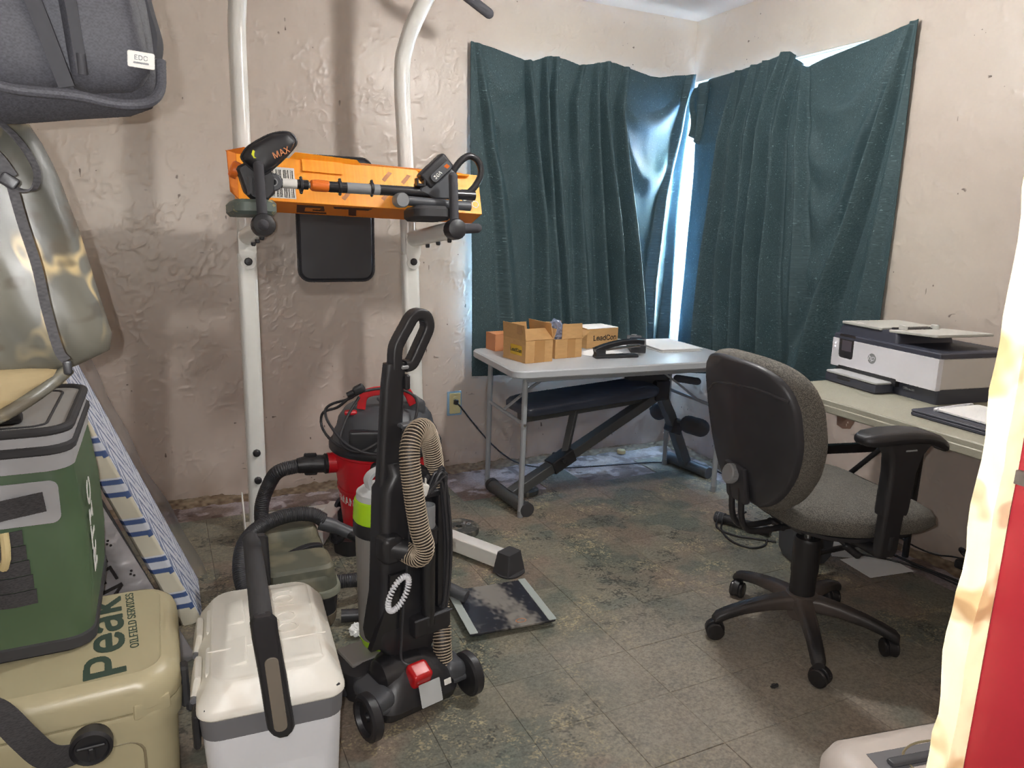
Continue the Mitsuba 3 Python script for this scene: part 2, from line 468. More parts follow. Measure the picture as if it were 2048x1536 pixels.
for n, (ax, w) in enumerate((('x', LW), ('y', RW)), 1):
    labels[f'window_{n}'] = {'kind': 'structure'}
    def wb(a0, a1, z0, z1, d0=0.03, d1=0.08):
        return boxm(a0, a1, d0, d1, z0, z1, 0.004) if ax == 'x' else boxm(d0, d1, a0, a1, z0, z1, 0.004)
    f = 0.03
    mid = (w[0] + w[1]) / 2
    put('frame', cat(wb(w[0], w[1], w[2], w[2] + f), wb(w[0], w[1], w[3] - 0.11, w[3]), wb(w[0], w[0] + f, w[2] + f, w[3] - 0.11), wb(w[1] - f, w[1], w[2] + f, w[3] - 0.11), wb(mid - 0.02, mid + 0.02, w[2] + f, w[3] - 0.11)), 'white_frame', f'window_{n}', smooth=False)
    for a0, a1 in ((w[0] + f, mid - 0.02), (mid + 0.02, w[1] - f)):
        k = key_for(f'window_{n}__pane')
        q = np.array([[a0, 0.055, w[2] + f], [a1, 0.055, w[2] + f], [a1, 0.055, w[3] - 0.11], [a0, 0.055, w[3] - 0.11]])
        if ax == 'y':
            q = q[:, [1, 0, 2]]
        scene[k] = mikit.ply((q, np.array([[0, 1, 2, 3]])), 'window_glass', False)


# crumbling plaster where the baseboards are gone
def rubble(a0, a1, axis, seed):
    def fn(u, v):
        s = a0 + (a1 - a0) * u
        P = np.stack([s * 9, v * 3, s * 0 + seed], -1)
        fine = meshkit.fbm(np.stack([s * 40, v * 5, s * 0 + seed], -1), 3)
        depth = 0.004 + (0.02 + 0.05 * meshkit.fbm(P, 3)) * (1 - v) ** 1.6 * (0.5 + fine) * 0.75
        z = -0.004 + v * (0.018 + 0.022 * meshkit.noise(np.stack([s * 6, s * 0, s * 0 + seed], -1))) * (0.7 + 0.6 * fine)
        return np.stack([s, -depth, z], -1) if axis == 'x' else np.stack([-depth, s, z], -1)
    return grid(fn, 260, 7)


put('trim_1', rubble(-3.28, -0.03, 'x', 3), 'raw_plaster', kind='structure', smooth=True)
put('trim_2', rubble(-3.1, -0.03, 'y', 8), 'raw_plaster', kind='structure', smooth=True)

# the door opening the picture is taken through: chipped cream edge, red jamb, and the open door leaf
JX = DX1
def jamb_edge(u, v):
    z = v * DZ
    d = meshkit.fbm(np.stack([z * 26, u * 3, z * 0 + 2], -1), 4) - 0.5
    return np.stack([JX - 0.022 + 0.0015 * d + 0 * u, WY0 - 0.024 + u * (0.018 + 0.006 * d), z], -1)
labels['trim_3'] = {'kind': 'structure'}
put('edge', grid(jamb_edge, 5, 120, 0.018), 'jamb_cream', 'trim_3', smooth=40)
put('jamb', boxm(JX - 0.0205, JX + 0.002, WY0 - WT - 0.01, WY0 - 0.0235, 0, DZ), 'jamb_red', 'trim_3', smooth=False)
put('casing', boxm(JX - 0.012, JX + 0.09, WY0 - WT - 0.02, WY0 - WT, 0, DZ + 0.08), 'jamb_red', 'trim_3', smooth=False)
put('strike_plate', boxm(JX - 0.0245, JX - 0.0205, WY0 - 0.034, WY0 - 0.024, 1.14, 1.150), 'bare_brown_metal', 'trim_3', smooth=False)
labels['door_1'] = {'kind': 'structure'}
mat('door_paint', (190, 178, 158), rough=0.6)
put('leaf', boxm(-3.235, -3.20, -3.19, -2.32, 0.01, 2.03, 0.003), 'door_paint', 'door_1', smooth=False)
put('hook_rail', boxm(-3.20, -3.185, -3.0, -2.4, 1.78, 1.86, 0.003), 'door_paint', 'door_1', smooth=False)

# ---------------------------------------------------------------- ceiling lamp
mat('brass_white', (220, 216, 208), rough=0.4)
lk = thing('unseen_ceiling_light', 'bare round bulb in a white holder on the ceiling', 'light')
put('holder', moved(lathe([(0.055, 0), (0.055, -0.012), (0.03, -0.03), (0.022, -0.16), (0.018, -0.17)], 24), (LAMP[0], LAMP[1], H)), 'brass_white', lk)
scene[lk + '__bulb'] = {**mikit.ply(moved(trimesh.creation.icosphere(subdivisions=3, radius=0.062), LAMP), 'brass_white', True), 'emitter': {'type': 'area', 'radiance': {'type': 'rgb', 'value': [20 * x for x in LAMP_POWER]}}}


hk = thing('unseen_ceiling_light', 'unseen round bulb on the hallway ceiling, out of view, placed to light the lower room', 'light')  # out of view in the hallway; brightens the space under the table
put('holder', moved(lathe([(0.055, 0), (0.055, -0.012), (0.03, -0.03), (0.022, -0.08), (0.018, -0.10)], 24), (UNSEEN_HALL_LAMP[0], UNSEEN_HALL_LAMP[1], H)), 'brass_white', hk)
scene[hk + '__bulb'] = {**mikit.ply(moved(trimesh.creation.icosphere(subdivisions=3, radius=0.085), UNSEEN_HALL_LAMP), 'brass_white', True), 'emitter': {'type': 'area', 'radiance': {'type': 'rgb', 'value': list(UNSEEN_HALL_POWER)}}}


# ---------------------------------------------------------------- velvet curtains nailed over the windows
def velvet(p, n, uv):
    f = noise(p.x * 420 + p.y * 420, p.z * 260, 1.0)
    g = fbm(p.x * 9 + p.y * 9, p.z * 6, 4.0)
    lint = smoothstep(0.88, 0.95, noise(p.x * 260 + p.y * 260, p.z * 240, 7.0))
    c = mix(lin((34, 54, 58)), lin((62, 80, 84)), 0.2 + 0.5 * f * g * 2)
    return mix(c, lin((128, 150, 152)), 0.35 * lint)


mat('green_velvet', None, rough=0.7, spec=0.35, tex=proc(velvet), sheen=1.0, sheen_tint=0.35, bump=proc(lambda p, n, uv: noise(p.x * 300 + p.y * 300, p.z * 200, 2.0), 0.001), bump_scale=0.0012)


def cloth(a0, a1, top, bot, folds, sags, base, seed, nu=360, nv=150):
    """along-wall coordinate a, height z, and distance from the wall; folds: (list of (v, a), list of (v, amp), list of (v, width))"""
    def fn(u, v):
        e0 = np.interp(v, *zip(*a0)); e1 = np.interp(v, *zip(*a1))
        a = e0 + (e1 - e0) * u
        zt = np.interp(a, *zip(*top)); zb = np.interp(a, *zip(*bot))
        z = zt + (zb - zt) * v
        d = (base(a, v) if callable(base) else base) + 0.0 * v
        for line, amp, wid in folds:
            vs, cs = zip(*line)
            c = np.interp(v, vs, cs); A = np.interp(v, *zip(*amp)); w = np.interp(v, *zip(*wid))
            t = (a - c) / w
            d = d + 1.7 * A * np.exp(-np.abs(t) ** 1.6) - 0.4 * A * np.exp(-(np.abs(t) - 1.6) ** 2 * 2.2)
        for (x0, z0, x1, z1, dip, A, w) in sags:
            s = np.clip((a - x0) / (x1 - x0), 0, 1)
            za = z0 + (z1 - z0) * s - dip * 4 * s * (1 - s)
            on = ((a > x0) & (a < x1)) * np.sin(PI * s) ** 0.6
            d = d + A * on * np.exp(-((z - za) / w) ** 2)
        P = np.stack([a * 5, z * 1.4, a * 0 + seed], -1)
        d = d + 0.028 * (meshkit.fbm(P, 3) - 0.5) * np.clip(v * 4, 0, 1)
        d = np.maximum(d, 0.012)
        return a, z, d
    return fn


lf = [
    ([(0, -1.335), (0.5, -1.20), (1, -1.13)], [(0, 0.004), (0.2, 0.02), (1, 0.03)], [(0, 0.012), (1, 0.045)]),
    ([(0, -1.06), (0.1, -1.05), (0.55, -0.96), (1, -0.93)], [(0, 0.012), (0.08, 0.03), (0.5, 0.045), (1, 0.035)], [(0, 0.014), (0.12, 0.012), (1, 0.05)]),
    ([(0, -0.965), (0.12, -0.965), (1, -0.86)], [(0, 0.012), (0.1, 0.03), (0.6, 0.05), (1, 0.05)], [(0, 0.012), (0.12, 0.012), (1, 0.03)]),
    ([(0, -0.90), (0.12, -0.915), (1, -0.80)], [(0, 0.012), (0.12, 0.03), (1, 0.05)], [(0, 0.012), (0.12, 0.012), (1, 0.03)]),
    ([(0, -0.745), (0.12, -0.79), (1, -0.68)], [(0, 0.01), (0.12, 0.03), (1, 0.035)], [(0, 0.012), (0.12, 0.012), (1, 0.04)]),
    ([(0, -0.66), (0.12, -0.665), (1, -0.55)], [(0, 0.012), (0.12, 0.03), (1, 0.05)], [(0, 0.012), (0.12, 0.012), (1, 0.03)]),
    ([(0, -0.59), (0.12, -0.61), (0.5, -0.53), (1, -0.46)], [(0, 0.01), (0.12, 0.03), (0.6, 0.065), (1, 0.07)], [(0, 0.012), (0.12, 0.014), (1, 0.04)]),
    ([(0, -0.47), (0.14, -0.51), (0.5, -0.42), (1, -0.33)], [(0, 0.01), (0.14, 0.035), (0.6, 0.06), (1, 0.06)], [(0, 0.012), (0.14, 0.014), (1, 0.045)]),
    ([(0, -0.05), (0.4, -0.19), (0.7, -0.25), (1, -0.27)], [(0, 0.012), (0.2, 0.02), (1, 0.022)], [(0, 0.014), (1, 0.04)]),
    ([(0, -0.035), (0.5, -0.11), (1, -0.15)], [(0, 0.015), (0.2, 0.02), (1, 0.022)], [(0, 0.014), (1, 0.03)]),
]
ls = [(-1.32, 2.10, -1.08, 2.02, 0.10, 0.02, 0.05), (-1.33, 2.0, -1.06, 1.85, 0.16, 0.02, 0.06), (-0.50, 1.98, -0.06, 2.08, 0.16, 0.022, 0.05), (-0.46, 1.80, -0.08, 1.95, 0.3, 0.03, 0.07), (-1.3, 1.75, -1.03, 1.55, 0.2, 0.015, 0.07), (-0.9, 1.75, -0.68, 1.65, 0.14, 0.012, 0.05)]
ltop = [(-1.37, 2.166), (-1.362, 2.165), (-1.256, 2.150), (-1.15, 2.128), (-1.078, 2.113), (-1.03, 2.116), (-0.938, 2.150), (-0.851, 2.143), (-0.761, 2.124), (-0.671, 2.142), (-0.60, 2.160), (-0.548, 2.158), (-0.42, 2.135), (-0.32, 2.117), (-0.253, 2.117), (-0.153, 2.138), (-0.033, 2.152), (0.0, 2.152)]
cf = cloth([(0, -1.372), (1, -1.365)], [(0, -0.012), (0.12, -0.03), (0.4, -0.075), (0.7, -0.095), (1, -0.10)], ltop, [(-1.37, 0.535), (-0.7, 0.52), (0, 0.52)], lf, ls, lambda a, v: 0.03 + 0.055 * np.clip((v - 0.25) / 0.6, 0, 1), 4)
def left_cloth(u, v):
    a, z, d = cf(u, v)
    return np.stack([a, -d, z], -1)
lc = thing('curtain', 'dark green velvet curtain nailed on the left wall above the table with cardboard boxes', 'curtain')
put('cloth', grid(left_cloth, 400, 170, 0.004), 'green_velvet', lc, smooth=True)
mat('cream_lining', (196, 200, 196), rough=0.9)
put('torn_patch', grid(lambda u, v: np.stack([-1.315 + 0.03 * u, -0.061 - 0.004 * np.sin(6 * u) + 0 * v, 1.03 + 0.03 * v + 0.01 * np.sin(9 * u)], -1), 6, 6, 0.002), 'cream_lining', lc)

rf = [
    ([(0, -0.38), (0.13, -0.40), (0.6, -0.36), (1, -0.36)], [(0, 0.012), (0.13, 0.03), (0.6, 0.045), (1, 0.05)], [(0, 0.013), (0.13, 0.012), (1, 0.04)]),
    ([(0, -0.49), (0.13, -0.50), (0.6, -0.49), (1, -0.55)], [(0, 0.012), (0.13, 0.03), (0.6, 0.05), (1, 0.05)], [(0, 0.013), (0.13, 0.012), (1, 0.035)]),
    ([(0, -0.57), (0.13, -0.60), (0.6, -0.62), (1, -0.66)], [(0, 0.012), (0.13, 0.035), (0.6, 0.05), (1, 0.05)], [(0, 0.013), (0.13, 0.012), (1, 0.03)]),
    ([(0, -0.70), (0.13, -0.68), (0.6, -0.70), (1, -0.76)], [(0, 0.02), (0.13, 0.035), (0.6, 0.055), (1, 0.055)], [(0, 0.016), (0.13, 0.014), (1, 0.03)]),
    ([(0, -0.78), (0.15, -0.78), (0.6, -0.80), (1, -0.85)], [(0, 0.015), (0.13, 0.035), (0.6, 0.05), (1, 0.055)], [(0, 0.013), (0.13, 0.012), (1, 0.035)]),
    ([(0, -0.83), (0.18, -0.90), (0.6, -0.95), (1, -1.0)], [(0, 0.015), (0.18, 0.035), (0.4, 0.03), (1, 0.03)], [(0, 0.013), (0.18, 0.014), (1, 0.05)]),
    ([(0, -1.365), (0.2, -1.30), (0.45, -1.22), (0.7, -1.12), (1, -1.04)], [(0, 0.01), (0.2, 0.035), (0.6, 0.055), (1, 0.06)], [(0, 0.012), (0.3, 0.03), (1, 0.06)]),
    ([(0, -1.39), (0.4, -1.34), (1, -1.26)], [(0, 0.005), (0.4, 0.015), (1, 0.03)], [(0, 0.012), (1, 0.05)]),
]
rs = [(-1.33, 2.09, -0.88, 1.93, 0.16, 0.025, 0.06), (-1.28, 1.95, -0.90, 1.78, 0.28, 0.028, 0.07), (-1.22, 1.8, -0.92, 1.62, 0.34, 0.026, 0.08), (-1.15, 1.45, -0.95, 1.35, 0.3, 0.02, 0.08)]
rtop = [(-1.40, 2.145), (-1.383, 2.143), (-1.25, 2.120), (-1.083, 2.098), (-0.93, 2.078), (-0.845, 2.060), (-0.807, 2.083), (-0.76, 2.128), (-0.723, 2.150), (-0.66, 2.142), (-0.612, 2.136), (-0.50, 2.128), (-0.406, 2.120), (-0.157, 2.112), (-0.1, 2.110)]
rfn = cloth([(0, -1.392), (1, -1.400)], [(0, -0.155), (0.3, -0.165), (0.6, -0.155), (1, -0.16)], rtop, [(-1.40, 0.56), (-0.7, 0.53), (-0.1, 0.53)], rf, rs, lambda a, v: 0.02 + 0.07 * np.clip((a + 1.2) / 0.5, 0, 1) * np.clip(v / 0.22, 0, 1), 9)
def right_cloth(u, v):
    a, z, d = rfn(u, v)
    return np.stack([-d, a, z], -1)
rc = thing('curtain', 'dark green velvet curtain behind the printer, one top corner pulled high on the right wall', 'curtain')
put('cloth', grid(right_cloth, 380, 170, 0.004), 'green_velvet', rc, smooth=True)
def flap(u, v):      # the top corner that has come loose and folds back towards the window
    y = -0.195 + (0.125 - 0.06 * v + 0.02 * np.sin(v * 6)) * u
    return np.stack([-0.045 - 0.05 * v + 0.03 * np.sin(u * 9 + v * 2) * 0.4 - 0.01 * u, y, 2.105 - 0.03 * u - (0.26 + 0.08 * (1 - u)) * v], -1)
put('loose_corner', grid(flap, 16, 30, 0.004), 'green_velvet', rc, smooth=True)
# ---------------------------------------------------------------- shared plain materials
mat('white_enamel', (232, 232, 226), rough=0.28, spec=0.5, clearcoat=0.4, clearcoat_gloss=0.8)
mat('black_plastic', (30, 30, 33), rough=0.42)
mat('black_gloss', (22, 22, 25), rough=0.2, clearcoat=0.5)
mat('black_rubber', (48, 48, 50), rough=0.75)
mat('foam_grip', (62, 62, 66), rough=0.85)
mat('dark_grey_plastic', (66, 68, 72), rough=0.45)
mat('mid_grey_plastic', (128, 130, 132), rough=0.45)
mat('pale_grey_plastic', (178, 180, 180), rough=0.45)
mat('white_plastic', (232, 232, 236), rough=0.4)
mat('chrome', (205, 205, 205), rough=0.16, metal=1.0)
mat('steel_dark', (70, 70, 72), rough=0.4, metal=0.6)
mat('white_paper', (236, 236, 234), rough=0.8)
mat('black_vinyl', (40, 41, 46), rough=0.36, bump=proc(lambda p, n, uv: noise(p.x * 500, p.y * 500, p.z * 500), 0.0006), bump_scale=0.0004)
mat('green_vinyl', None, rough=0.5, tex=proc(lambda p, n, uv: mix(lin((84, 94, 88)), lin((146, 138, 100)), smoothstep(0.68, 0.74, fbm(p.x * 60, p.y * 60, p.z * 70)))))

# ---------------------------------------------------------------- white power tower
tw = thing('power_tower', 'tall white steel pull-up tower with a black back pad against the left wall', 'exercise tower')
def upright(x0, x1, bend):
    lower = flat_bar([(x0, -0.40, 0.0), (x1, -0.36, 1.17)], 0.074, 0.066, up=(0, 1, 0), r=0.02, n=4)
    put('lower_post', lower, 'white_enamel', tw)
    put('upper_post', tube(spline(bend, 8), 0.0335, 20), 'white_enamel', tw)
upright(-2.484, -2.472, [(-2.472, -0.36, 1.12), (-2.468, -0.352, 1.55), (-2.465, -0.345, 1.95), (-2.46, -0.37, 2.09), (-2.452, -0.43, 2.20), (-2.44, -0.52, 2.29), (-2.44, -0.58, 2.31)])
upright(-1.766, -1.789, [(-1.789, -0.36, 1.12), (-1.800, -0.352, 1.55), (-1.812, -0.345, 1.91), (-1.797, -0.372, 2.045), (-1.757, -0.44, 2.17), (-1.72, -0.51, 2.25), (-1.71, -0.56, 2.28)])
put('crossbar', flat_bar([(-2.47, -0.325, 1.40), (-1.79, -0.325, 1.40)], 0.05, 0.05, r=0.01), 'white_enamel', tw)
put('crossbar', flat_bar([(-2.484, -0.40, 0.035), (-1.766, -0.40, 0.035)], 0.05, 0.05, r=0.008), 'white_enamel', tw)
put('pull_up_bar', tube(spline([(-2.70, -0.45, 2.20), (-2.56, -0.47, 2.27), (-2.44, -0.49, 2.315), (-2.06, -0.50, 2.325), (-1.69, -0.49, 2.29), (-1.60, -0.465, 2.243)], 6), 0.016, 12), 'white_enamel', tw)
for a, b in (((-1.63, -0.47, 2.257), (-1.444, -0.45, 2.172)), ((-2.54, -0.47, 2.27), (-2.72, -0.45, 2.19))):
    put('pull_up_grip', bar(a, b, 0.0205, 16, True), 'foam_grip', tw, label='grey foam grip at the end of the pull-up bar')
for x, s in ((-2.472, -1), (-1.783, 1)):
    arm = put('dip_arm', tube([(x, -0.365, 1.238), (x + 0.004, -0.43, 1.243), (x + 0.012 + 0.02 * (s > 0), -0.82, 1.288)], 0.034, 18), 'white_enamel', tw)
    put('bracket', moved(extr(np.array([(-0.032, 0.10), (-0.034, 0.02), (-0.024, -0.008)] + [(0.03 * math.cos(a), -0.02 + 0.03 * math.sin(a)) for a in np.linspace(PI, 2 * PI, 9)] + [(0.024, -0.008), (0.034, 0.02), (0.032, 0.10)]), 0.008), (x, -0.397, 1.158), rx=90), 'white_enamel', tw)
    put('bolt', moved(lathe([(0.0155, 0), (0.0155, 0.006), (0.012, 0.01), (0.0, 0.011)], 20), (x, -0.4035, 1.141), rx=90), 'black_plastic', tw)
    e = (x + 0.012 + 0.02 * (s > 0), -0.82, 1.288)
    put('end_cap', frame(lathe([(0.037, -0.03), (0.040, -0.02), (0.040, 0.02), (0.036, 0.032), (0.02, 0.038)], 20), e, (1, 0, 0), unit((0, 0.1, 1)), unit((0, -1, 0.1))), 'black_plastic', tw)
    put('vertical_grip', bar((e[0], e[1] + 0.005, e[2] + 0.02), (e[0] - 0.006, e[1] + 0.01, e[2] + 0.215), 0.0175, 16, True), 'foam_grip', tw)
    d = np.array([0.9, -0.42, 0.08]) if s > 0 else np.array([-0.12, -0.98, 0.02])
    put('dip_grip', bar(e, np.array(e) + unit(d) * (0.105 if s > 0 else 0.10), 0.0185, 16, True), 'foam_grip', tw)
    pm = plate(0.15, 0.23, 0.052, 0.045, 0.012, 6)
    put('arm_pad', moved(pm, (x - (0.012 if s < 0 else 0.04), -0.70, 1.318), rx=-3, rz=-4 if s > 0 else 3), 'green_vinyl' if s < 0 else 'black_rubber', tw, label='worn green vinyl arm pad' if s < 0 else 'dark vinyl arm pad')
    for yy in (-0.52, -0.65, -0.78):
        put('bolt', moved(lathe([(0.009, 0.0), (0.009, -0.012), (0.006, -0.016)], 10), (x + 0.01 + 0.015 * (s > 0), yy, 1.212 + (-yy - 0.43) * 0.115)), 'black_plastic', tw)
pad = extr(rrect(0.335, 0.535, 0.045, 8), 0.03)
bp = put('back_pad', moved(plate(0.325, 0.52, 0.05, 0.05, 0.012, 8), (-2.097, -0.26, 1.3125), rx=90), 'black_vinyl', tw, smooth=40)
put('piping', moved(tube(np.c_[rrect(0.327, 0.522, 0.05, 8), np.full(36, 0.04)], 0.0042, 6, closed=True), (-2.097, -0.26, 1.3125), rx=90), 'black_rubber', bp)
put('foot_rail', flat_bar([(-2.05, -0.40, 0.043), (-1.668, -1.165, 0.043)], 0.062, 0.062, r=0.006), 'white_enamel', tw)
put('foot_rail', flat_bar([(-2.15, -0.40, 0.043), (-2.30, -0.70, 0.043)], 0.062, 0.062, r=0.006), 'white_enamel', tw)
fd = unit((0.382, -0.795, 0)); fs = np.array([fd[1], -fd[0], 0])
fo = np.array((-1.668, -1.165, 0))
put('rubber_foot', cat(frame(taper_box([(0.006, 0.105, 0.08, 0.006), (0.086, 0.075, 0.06, 0.006)]), fo + fd * 0.022, fs, fd), frame(plate(0.115, 0.10, 0.008, 0.045, 0.002), fo + fd * 0.03, fs, fd)), 'black_rubber', tw, smooth=25)
for x in (-2.486, -1.766):
    put('foot_plate', boxm(x - 0.055, x + 0.055, -0.47, -0.33, 0.0, 0.008, 0.002), 'white_enamel', tw, smooth=False)
    put('gusset', frame(extr([(0, 0), (0.09, 0), (0, 0.16)], 0.006), (x - 0.055 if x < -2 else x + 0.05, -0.38, 0.006), (0, -1, 0), (0, 0, 1)), 'white_enamel', tw, smooth=False)
for z in (0.348, 0.227):
    put('bolt', moved(lathe([(0.0155, 0), (0.0155, 0.01), (0.009, 0.016), (0.0, 0.017)], 14), (-2.481, -0.425, z), rx=90), 'black_plastic', tw)

mat('faint_print', (196, 128, 84), rough=0.6)
# ---------------------------------------------------------------- orange cardboard box lying on the dip arms
mat('orange_card', None, rough=0.42, spec=0.6, tex=proc(lambda p, n, uv: mix(lin((255, 172, 44)), lin((250, 150, 28)), fbm(p.x * 160, p.z * 6, 2.0))), bump=proc(lambda p, n, uv: noise(p.x * 170, p.z * 8, p.y * 8), 0.001), bump_scale=0.0007)
mat('orange_inside', (206, 116, 36), rough=0.7)
mat('kraft', None, rough=0.85, tex=proc(lambda p, n, uv: mix(lin((190, 150, 100)), lin((176, 136, 88)), fbm(p.x * 40, p.y * 40, p.z * 90))))
mat('kraft_dark', (150, 112, 70), rough=0.85)
mat('ink_black', (28, 24, 24), rough=0.6)
mat('ink_dark_brown', (70, 34, 16), rough=0.7)
mat('ink_grey', (150, 150, 146), rough=0.6)
mat('label_white', (224, 222, 216), rough=0.55)
mat('orange_plastic', (226, 112, 34), rough=0.4)
BO = np.array([-2.02, -0.575, 1.366])       # middle of the lower front edge
tilt = math.radians(20); roll = math.radians(1.6)
bx = unit((math.cos(roll), 0.02, -math.sin(roll))); bz = unit((0, math.sin(tilt), math.cos(tilt))); bz = unit(bz - bx * (bz @ bx)); by = np.cross(bz, bx)
BL, BH, BD = 0.985, 0.175, 0.118
def inbox(m):
    return frame(m, BO, bx, by, bz)
ob = thing('product_box', 'long orange cardboard box with open flaps lying across the arms of the white tower', 'cardboard box')
put('front_panel', inbox(boxm(-BL / 2, BL / 2, 0, 0.004, 0, BH, 0.001)), 'orange_card', ob, smooth=False)
put('bottom_panel', inbox(boxm(-BL / 2, BL / 2, 0.004, BD, 0, 0.004, 0.001)), 'orange_inside', ob, smooth=False)
put('back_panel', inbox(boxm(-BL / 2, BL / 2, BD - 0.004, BD, 0.004, BH, 0.001)), 'orange_inside', ob, smooth=False)
put('end_panel', inbox(boxm(BL / 2 - 0.004, BL / 2, 0.004, BD - 0.004, 0.004, BH, 0.001)), 'orange_card', ob, smooth=False)
put('end_flap', inbox(boxm(-BL / 2, -BL / 2 + 0.004, 0.004, BD - 0.004, 0.004, BH, 0.001)), 'orange_card', ob, smooth=False)
def card(pts, t=0.003):
    p = np.asarray(pts, float)
    n = unit(np.cross(p[1] - p[0], p[2] - p[0])) * t
    return loft([p, p + n])
put('end_flap', inbox(card([(-BL / 2, 0.0, 0.0), (-BL / 2 - 0.03, -0.035, 0.012), (-BL / 2 - 0.034, -0.03, 0.17), (-BL / 2, 0.0, BH)])), 'orange_inside', ob, smooth=False)
put('end_flap', inbox(card([(-BL / 2 - 0.002, BD * 0.2, BH - 0.002), (-BL / 2 - 0.035, BD * 0.1, BH + 0.012), (-BL / 2 + 0.03, -0.012, BH + 0.022), (-BL / 2 + 0.06, 0.01, BH + 0.004)])), 'orange_inside', ob, smooth=False)
put('top_flap', inbox(card([(-0.30, 0.0, BH), (-0.02, 0.0, BH), (-0.04, -0.014, BH + 0.012), (-0.28, -0.02, BH + 0.018)])), 'orange_card', ob, smooth=False)
put('top_flap', inbox(card([(-0.255, -0.003, BH - 0.002), (-0.255, -0.006, BH - 0.05), (-0.10, -0.006, BH - 0.052), (-0.10, -0.003, BH - 0.002)])), 'orange_card', ob, smooth=False)
put('top_flap', inbox(card([(-0.02, 0.0, BH), (0.42, 0.0, BH - 0.002), (0.42, 0.03, BH + 0.014), (-0.02, 0.03, BH + 0.018)])), 'orange_inside', ob, smooth=False)
put('top_flap', inbox(card([(0.21, 0.0, BH), (0.45, 0.0, BH), (0.44, -0.018, BH - 0.014), (0.24, -0.02, BH - 0.02)])), 'orange_card', ob, smooth=False)
put('top_flap', inbox(card([(-0.10, BD, BH), (0.10, BD, BH), (0.10, BD + 0.002, BH + 0.035), (-0.10, BD + 0.002, BH + 0.035)])), 'kraft', ob, smooth=False)
put('shipping_label', inbox(boxm(-0.44, -0.285, -0.0012, 0, 0.012, 0.135)), 'label_white', ob, smooth=False)
bars = []
for k in range(26):
    xx = -0.43 + 0.0054 * k
    if k % 5 != 3:
        bars.append(boxm(xx, xx + (0.0032 if k % 3 else 0.0016), -0.0018, -0.0012, 0.02 if k < 12 else 0.016, 0.05 if k < 12 else 0.125))
put('barcode', inbox(cat(*bars)), 'ink_black', ob, smooth=False)
lg = [[(-0.33, 0.0), (-0.20, 0.0), (-0.205, 0.012), (-0.30, 0.012), (-0.305, 0.04), (-0.235, 0.04), (-0.24, 0.028), (-0.27, 0.028), (-0.265, 0.02), (-0.215, 0.02), (-0.23, 0.055), (-0.345, 0.055)], [(-0.19, 0.056), (-0.18, 0.044), (-0.118, 0.044), (-0.10, 0.0), (-0.065, 0.0), (-0.083, 0.044), (-0.03, 0.044), (-0.015, 0.06)]]
logos = [frame(extr(np.array(l) * [0.9, -1.5] + [0.03, 0.105], 0.0006), (0, 0, 0), (1, 0, 0), (0, 1, 0), (0, 0, -1)) for l in lg]
for lm in logos:
    put('printed_logo', inbox(moved(lm, (0, 0, -0.0004))), 'ink_dark_brown', ob, smooth=False)
put('printed_picture', inbox(boxm(0.405, 0.455, -0.0012, 0, 0.05, 0.105)), 'ink_black', ob, smooth=False)
put('printed_picture', inbox(cat(boxm(0.41, 0.424, -0.0018, -0.0012, 0.055, 0.1), boxm(0.432, 0.45, -0.0018, -0.0012, 0.07, 0.1))), 'label_white', ob, smooth=False)
put('printed_seal', inbox(frame(lathe([(0.016, 0), (0.016, 0.001), (0.013, 0.001), (0.013, 0)], 24, False), (0.465, -0.0002, 0.042), (1, 0, 0), (0, 0, 1), (0, -1, 0))), 'label_white', ob, smooth=False)
for mk in [card([(a, -0.001, b), (a + 0.03, -0.001, b + 0.035), (a + 0.045, -0.001, b + 0.03), (a + 0.012, -0.001, b - 0.01)], 0.0008) for a, b in ((0.06, 0.12), (0.14, 0.115), (0.05, 0.04), (-0.11, 0.03))]:
    put('printed_mark', inbox(mk), 'faint_print', ob, smooth=False)

# ---------------------------------------------------------------- battery string trimmer lying in front of the box
st = thing('string_trimmer', 'black and orange battery string trimmer lying along the orange box', 'string trimmer')
TY = -0.72
def g3(pts, dy=0.0):
    return [(a, TY + dy, b) for a, b in pts]
put('shaft', bar((-2.40, TY, 1.437), (-2.285, TY, 1.434), 0.017, 18), 'black_gloss', st)
put('shaft', bar((-2.285, TY, 1.434), (-2.262, TY, 1.433), 0.011, 18), 'chrome', st)
put('shaft_label', bar((-2.376, TY, 1.4365), (-2.325, TY, 1.435), 0.0175, 18), 'label_white', st)
put('collar', frame(lathe([(0.014, 0), (0.02, 0.006), (0.0215, 0.02), (0.0215, 0.06), (0.019, 0.068)], 18), (-2.278, TY, 1.4335), (0, 1, 0), (0, 0, 1), (1, 0, -0.02)), 'orange_plastic', st)
put('shaft', bar((-2.212, TY, 1.431), (-1.63, TY, 1.422), 0.0195, 20), 'black_gloss', st)
put('shaft_label', bar((-2.145, TY, 1.43), (-2.02, TY, 1.428), 0.0198, 20), 'mid_grey_plastic', st)
for x in (-2.31, -2.17, -2.05):
    put('clamp', frame(cat(lathe([(0.0215, -0.006), (0.023, -0.004), (0.023, 0.004), (0.0215, 0.006)], 18), rbox(0.012, 0.062, 0.01, 0.003, 1)), (x, TY, 1.432), (0, 1, 0), (0, 0, 1), (1, 0, 0)), 'black_plastic', st)
put('pivot_joint', frame(lathe([(0.026, -0.026), (0.031, -0.022), (0.031, 0.022), (0.026, 0.026), (0.012, 0.026), (0.011, 0.022), (0.005, 0.022)], 24), (-2.409, TY - 0.004, 1.437), (1, 0, 0), (0, 0, 1), (0, -1, 0)), 'dark_grey_plastic', st)
put('pivot_ring', frame(lathe([(0.014, 0.0), (0.014, 0.002), (0.010, 0.002), (0.010, 0.0)], 20, False), (-2.409, TY - 0.030, 1.437), (1, 0, 0), (0, 0, 1), (0, -1, 0)), 'mid_grey_plastic', st)
